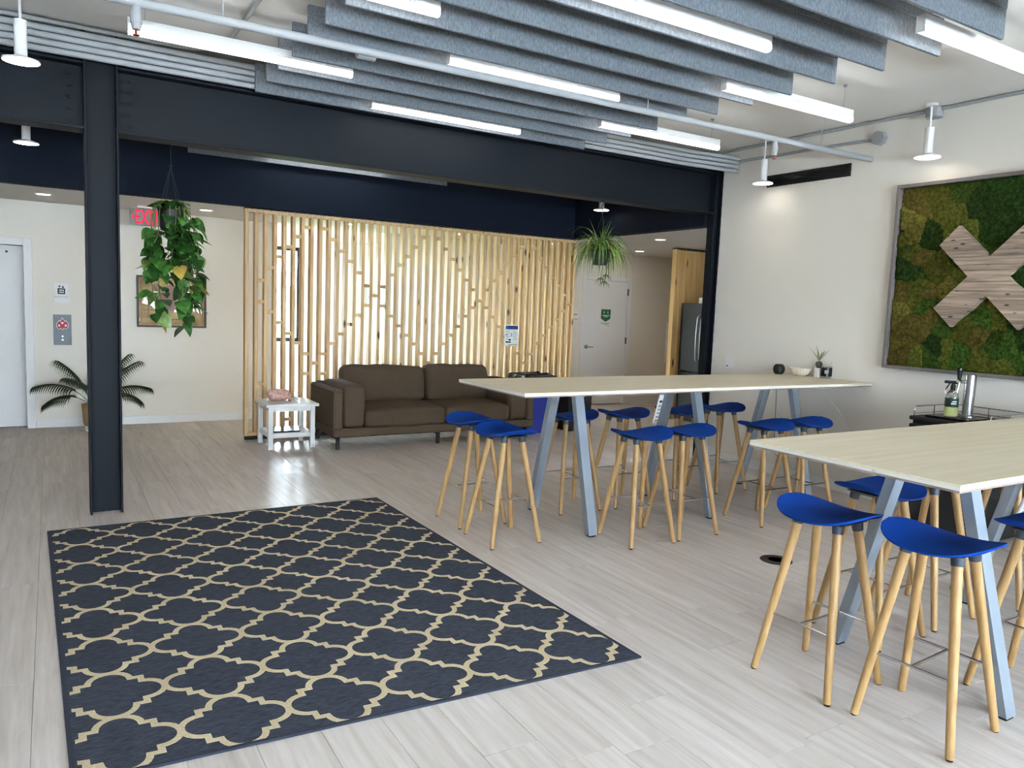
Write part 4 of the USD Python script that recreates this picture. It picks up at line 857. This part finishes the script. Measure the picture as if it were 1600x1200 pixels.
for a in (0.4, 1.97, 3.54, 5.11): part('cord', tube([(0, 0, 2.52), (0.09 * math.cos(a), 0.09 * math.sin(a), 2.205)], 0.0016, 5), 'black_matt', po)
part('soil', lathe([(0.0, 2.195), (0.08, 2.195), (0.0, 2.2)], n=20), 'soil', po)
def add_leaf(pos, out, L, m):
    if pos[2] > 2.1 and pos[0] < -0.06: return
    v, f = leaf_heart(L, L * rp.uniform(0.40, 0.5), rp.uniform(0.1, 0.35), rp.uniform(0.15, 0.5))
    part('leaf', tmesh(orient(v, pos, out, (rp.normal(0, 0.35), rp.normal(0, 0.35) - 0.2, 1.0)), f), m, po, smooth=True)
nl = 0
vines = []
for i in range(19):
    a = i * 2.399 + 0.3; r0 = 0.085
    zend = [1.62, 1.75, 1.5, 1.9, 1.42, 1.7, 1.56, 1.85, 1.66, 1.95, 1.52, 1.78, 1.46, 1.6, 1.98, 1.72, 1.55, 1.8, 1.64][i]
    ro = rp.uniform(0.07, 0.2); P = [np.array([r0 * math.cos(a), r0 * math.sin(a), 2.205]), np.array([(r0 + 0.03) * math.cos(a), (r0 + 0.03) * math.sin(a), 2.23])]
    z = 2.2; q = np.array([math.cos(a), math.sin(a)]) * (r0 + 0.04)
    while z > zend:
        z -= 0.05; q = q + rp.normal(0, 0.012, 2) + (np.array([math.cos(a), math.sin(a)]) * ro + np.array([0.02, 0]) * (2.2 - z) * 2 - q) * 0.12; P.append(np.array([q[0], q[1], z]))
    vines.append(np.array(P))
P = vines[4]; ext = np.array([[0.085, -0.05, 1.42 - 0.06 * k] for k in range(2)]); vines[4] = np.vstack([P, ext])
for P in vines:
    part('vine', tube(P, 0.0028, 5), 'vine_stem', po, smooth=60)
    for k in range(2, len(P)):
        if nl >= 262: break
        a = rp.uniform(0, 2 * PI); o = np.array([math.cos(a) + P[k][0] * 3, math.sin(a) + P[k][1] * 3 - 0.3, rp.uniform(-1.3, 0.1)])
        L = rp.uniform(0.075, 0.13); m = rp.choice(['pothos_dark', 'pothos_mid', 'pothos_light', 'leaf_yellow'], p=[0.5, 0.36, 0.12, 0.02])
        add_leaf(P[k] + np.array([math.cos(a), math.sin(a), 0]) * 0.012, o, L, m); nl += 1
add_leaf((0.085, -0.05, 1.385), (0.4, -0.5, -0.6), 0.1, 'pothos_mid')
for i in range(26):
    a = rp.uniform(0, 2 * PI); r_ = rp.uniform(0.0, 0.12)
    add_leaf((r_ * math.cos(a), r_ * math.sin(a), rp.uniform(2.19, 2.27)), (math.cos(a), math.sin(a), rp.uniform(-0.6, 1.0)), rp.uniform(0.08, 0.12), rp.choice(['pothos_dark', 'pothos_mid', 'pothos_light'], p=[0.35, 0.4, 0.25]))
sp = thing('hanging_spider_plant', 'arching spider plant hanging from the beam in a black pot', 'plant', (4.722, 6.14, 0))
part('pot', lathe([(0.0, 2.055), (0.065, 2.055), (0.075, 2.07), (0.1, 2.2), (0.104, 2.206), (0.097, 2.206), (0.09, 2.18), (0.0, 2.18)], n=24), 'pot_black', sp, smooth=40)
part('hook', MB().cyl((0, 0, 2.69), (0, 0, 2.684), 0.018).tube([(0, 0, 2.684), (0.012, 0, 2.665), (-0.01, 0, 2.64), (-0.012, 0, 2.62), (0, 0, 2.6), (0, 0, 2.55)], 0.004, 6), 'black_matt', sp)
for a in (0.5, 2.6, 4.7): part('cord', tube([(0, 0, 2.55), (0.1 * math.cos(a), 0.1 * math.sin(a), 2.2)], 0.0025, 5), 'black_matt', sp)
for i in range(185):
    a = rp.uniform(0, 2 * PI); tl = rp.uniform(0.15, 1.6); up = 1 - 0.4 * (i % 3 == 0)
    L = rp.uniform(0.32, 0.52); dr = rp.uniform(3.0, 5.5) if i % 4 else rp.uniform(0.6, 1.6)
    if i % 4 == 0: L *= 0.72
    part('leaf', blade((0.05 * math.cos(a) * rp.random(), 0.05 * math.sin(a) * rp.random(), 2.19), (math.cos(a) * tl * 0.7, math.sin(a) * tl * 0.7, up), L, rp.uniform(0.007, 0.012), dr, m=9), rp.choice(['spider_a', 'spider_b'], p=[0.55, 0.45]), sp, smooth=True)
for (ox, oy, oz) in ((-0.02, -0.05, 1.93), (0.05, -0.02, 1.9), (0.1, 0.02, 1.97)):
    part('runner', tube(bend([(0.06, -0.06, 2.2), (ox * 1.6, oy * 2.2, 2.12), (ox, oy, oz)], 0.05), 0.002, 5), 'vine_stem', sp)
    for i in range(7): a = i * 0.9; part('leaf', blade((ox, oy, oz), (math.cos(a), math.sin(a), -0.4), 0.11, 0.005, 1.6, m=5), 'spider_a', sp, smooth=True)
pl = thing('potted_palm', 'dark green potted palm in a woven basket behind the black column', 'plant', (0.40, 9.86, 0))
part('basket', lathe([(0.0, 0.06), (0.10, 0.06), (0.112, 0.1), (0.128, 0.3), (0.131, 0.305), (0.12, 0.305), (0.115, 0.28), (0.0, 0.28)], n=28), 'basket', pl, smooth=40)
part('pot', lathe([(0.0, 0.0), (0.095, 0.0), (0.101, 0.06), (0.0, 0.06)], n=28), 'pot_white', pl)
for i, (a, ln_, el, dr) in enumerate(((3.3, 0.62, 1.5, 1.5), (2.9, 0.5, 1.0, 1.7), (0.2, 0.66, 2.2, 1.1), (-0.25, 0.6, 1.3, 1.4), (4.2, 0.55, 1.6, 1.3), (1.3, 0.42, 2.4, 1.0), (5.2, 0.6, 1.9, 1.2), (3.7, 0.62, 2.6, 1.1), (0.5, 0.55, 1.0, 1.8), (5.9, 0.66, 2.8, 0.9))):
    d = np.array([math.cos(a), math.sin(a) * 0.7, el]); d /= np.linalg.norm(d); p = np.array([0.02 * math.cos(a), 0.02 * math.sin(a), 0.28]); fr = MB(); sp_ = [p.copy()]; n = 26
    for k in range(n):
        p = p + d * ln_ / n * 1.02; d = d + np.array([0, 0, -dr / n]); d /= np.linalg.norm(d); sp_.append(p.copy())
        if k > 8:
            side = np.cross(d, [0, 0, 1.0]); side /= np.linalg.norm(side); t = (k - 8) / (n - 8)
            for s in (-1, 1): fr.add(blade(p, side * s * 0.8 + d * (0.55 + 0.8 * t) + np.array([0, 0, 0.25]), 0.25 * (1 - 0.5 * t), 0.0125, 2.6, m=6, fold=0.6))
    fr.tube(np.array(sp_), 0.004, 5); part('frond', fr, 'palm_leaf', pl, smooth=60)

# ------------------------------------------------------------------ outside
solo('lawn', bevbox(-80, 120, 13.3, 150, -0.7, -0.5), 'grass_out', 'pale green lawn outside the far window', 'lawn', kind='stuff')
ro = np.random.default_rng(3)
for i, lab in enumerate(('leftmost', 'second', 'third', 'fourth', 'rightmost')):
    cx, cy, h = 18 + i * 6.5, 122 + ro.uniform(-4, 4), ro.uniform(3.4, 4.6)
    t = thing('outdoor_tree', f'hazy distant tree beyond the lawn outside the far window, {lab} of five', 'tree', (cx, cy, -0.5), group='distant trees outside the far window')
    ic_ = trimesh.creation.icosphere(3); vv = np.array(ic_.vertices); vv = vv * (0.8 + 0.5 * (meshkit.fbm(vv * 2.2 + i * 3, 3, i)))[:, None]
    part('crown', tmesh(vv * [2.6, 2.4, h * 0.42] + [0, 0, h * 0.58], ic_.faces), 'tree_out', t, smooth=True)
    part('trunk', tube([(0, 0, 0), (0, 0, h * 0.4)], [0.25, 0.18], 8), 'frame_dark', t)
solo('canvas_picture', bevbox(4.38, 4.72, 12.96, 13.0, 1.3, 1.85, 0.004), 'basket' if 0 else 'table_wood', 'pale beige canvas on the wall of the window room behind the screen', 'picture')
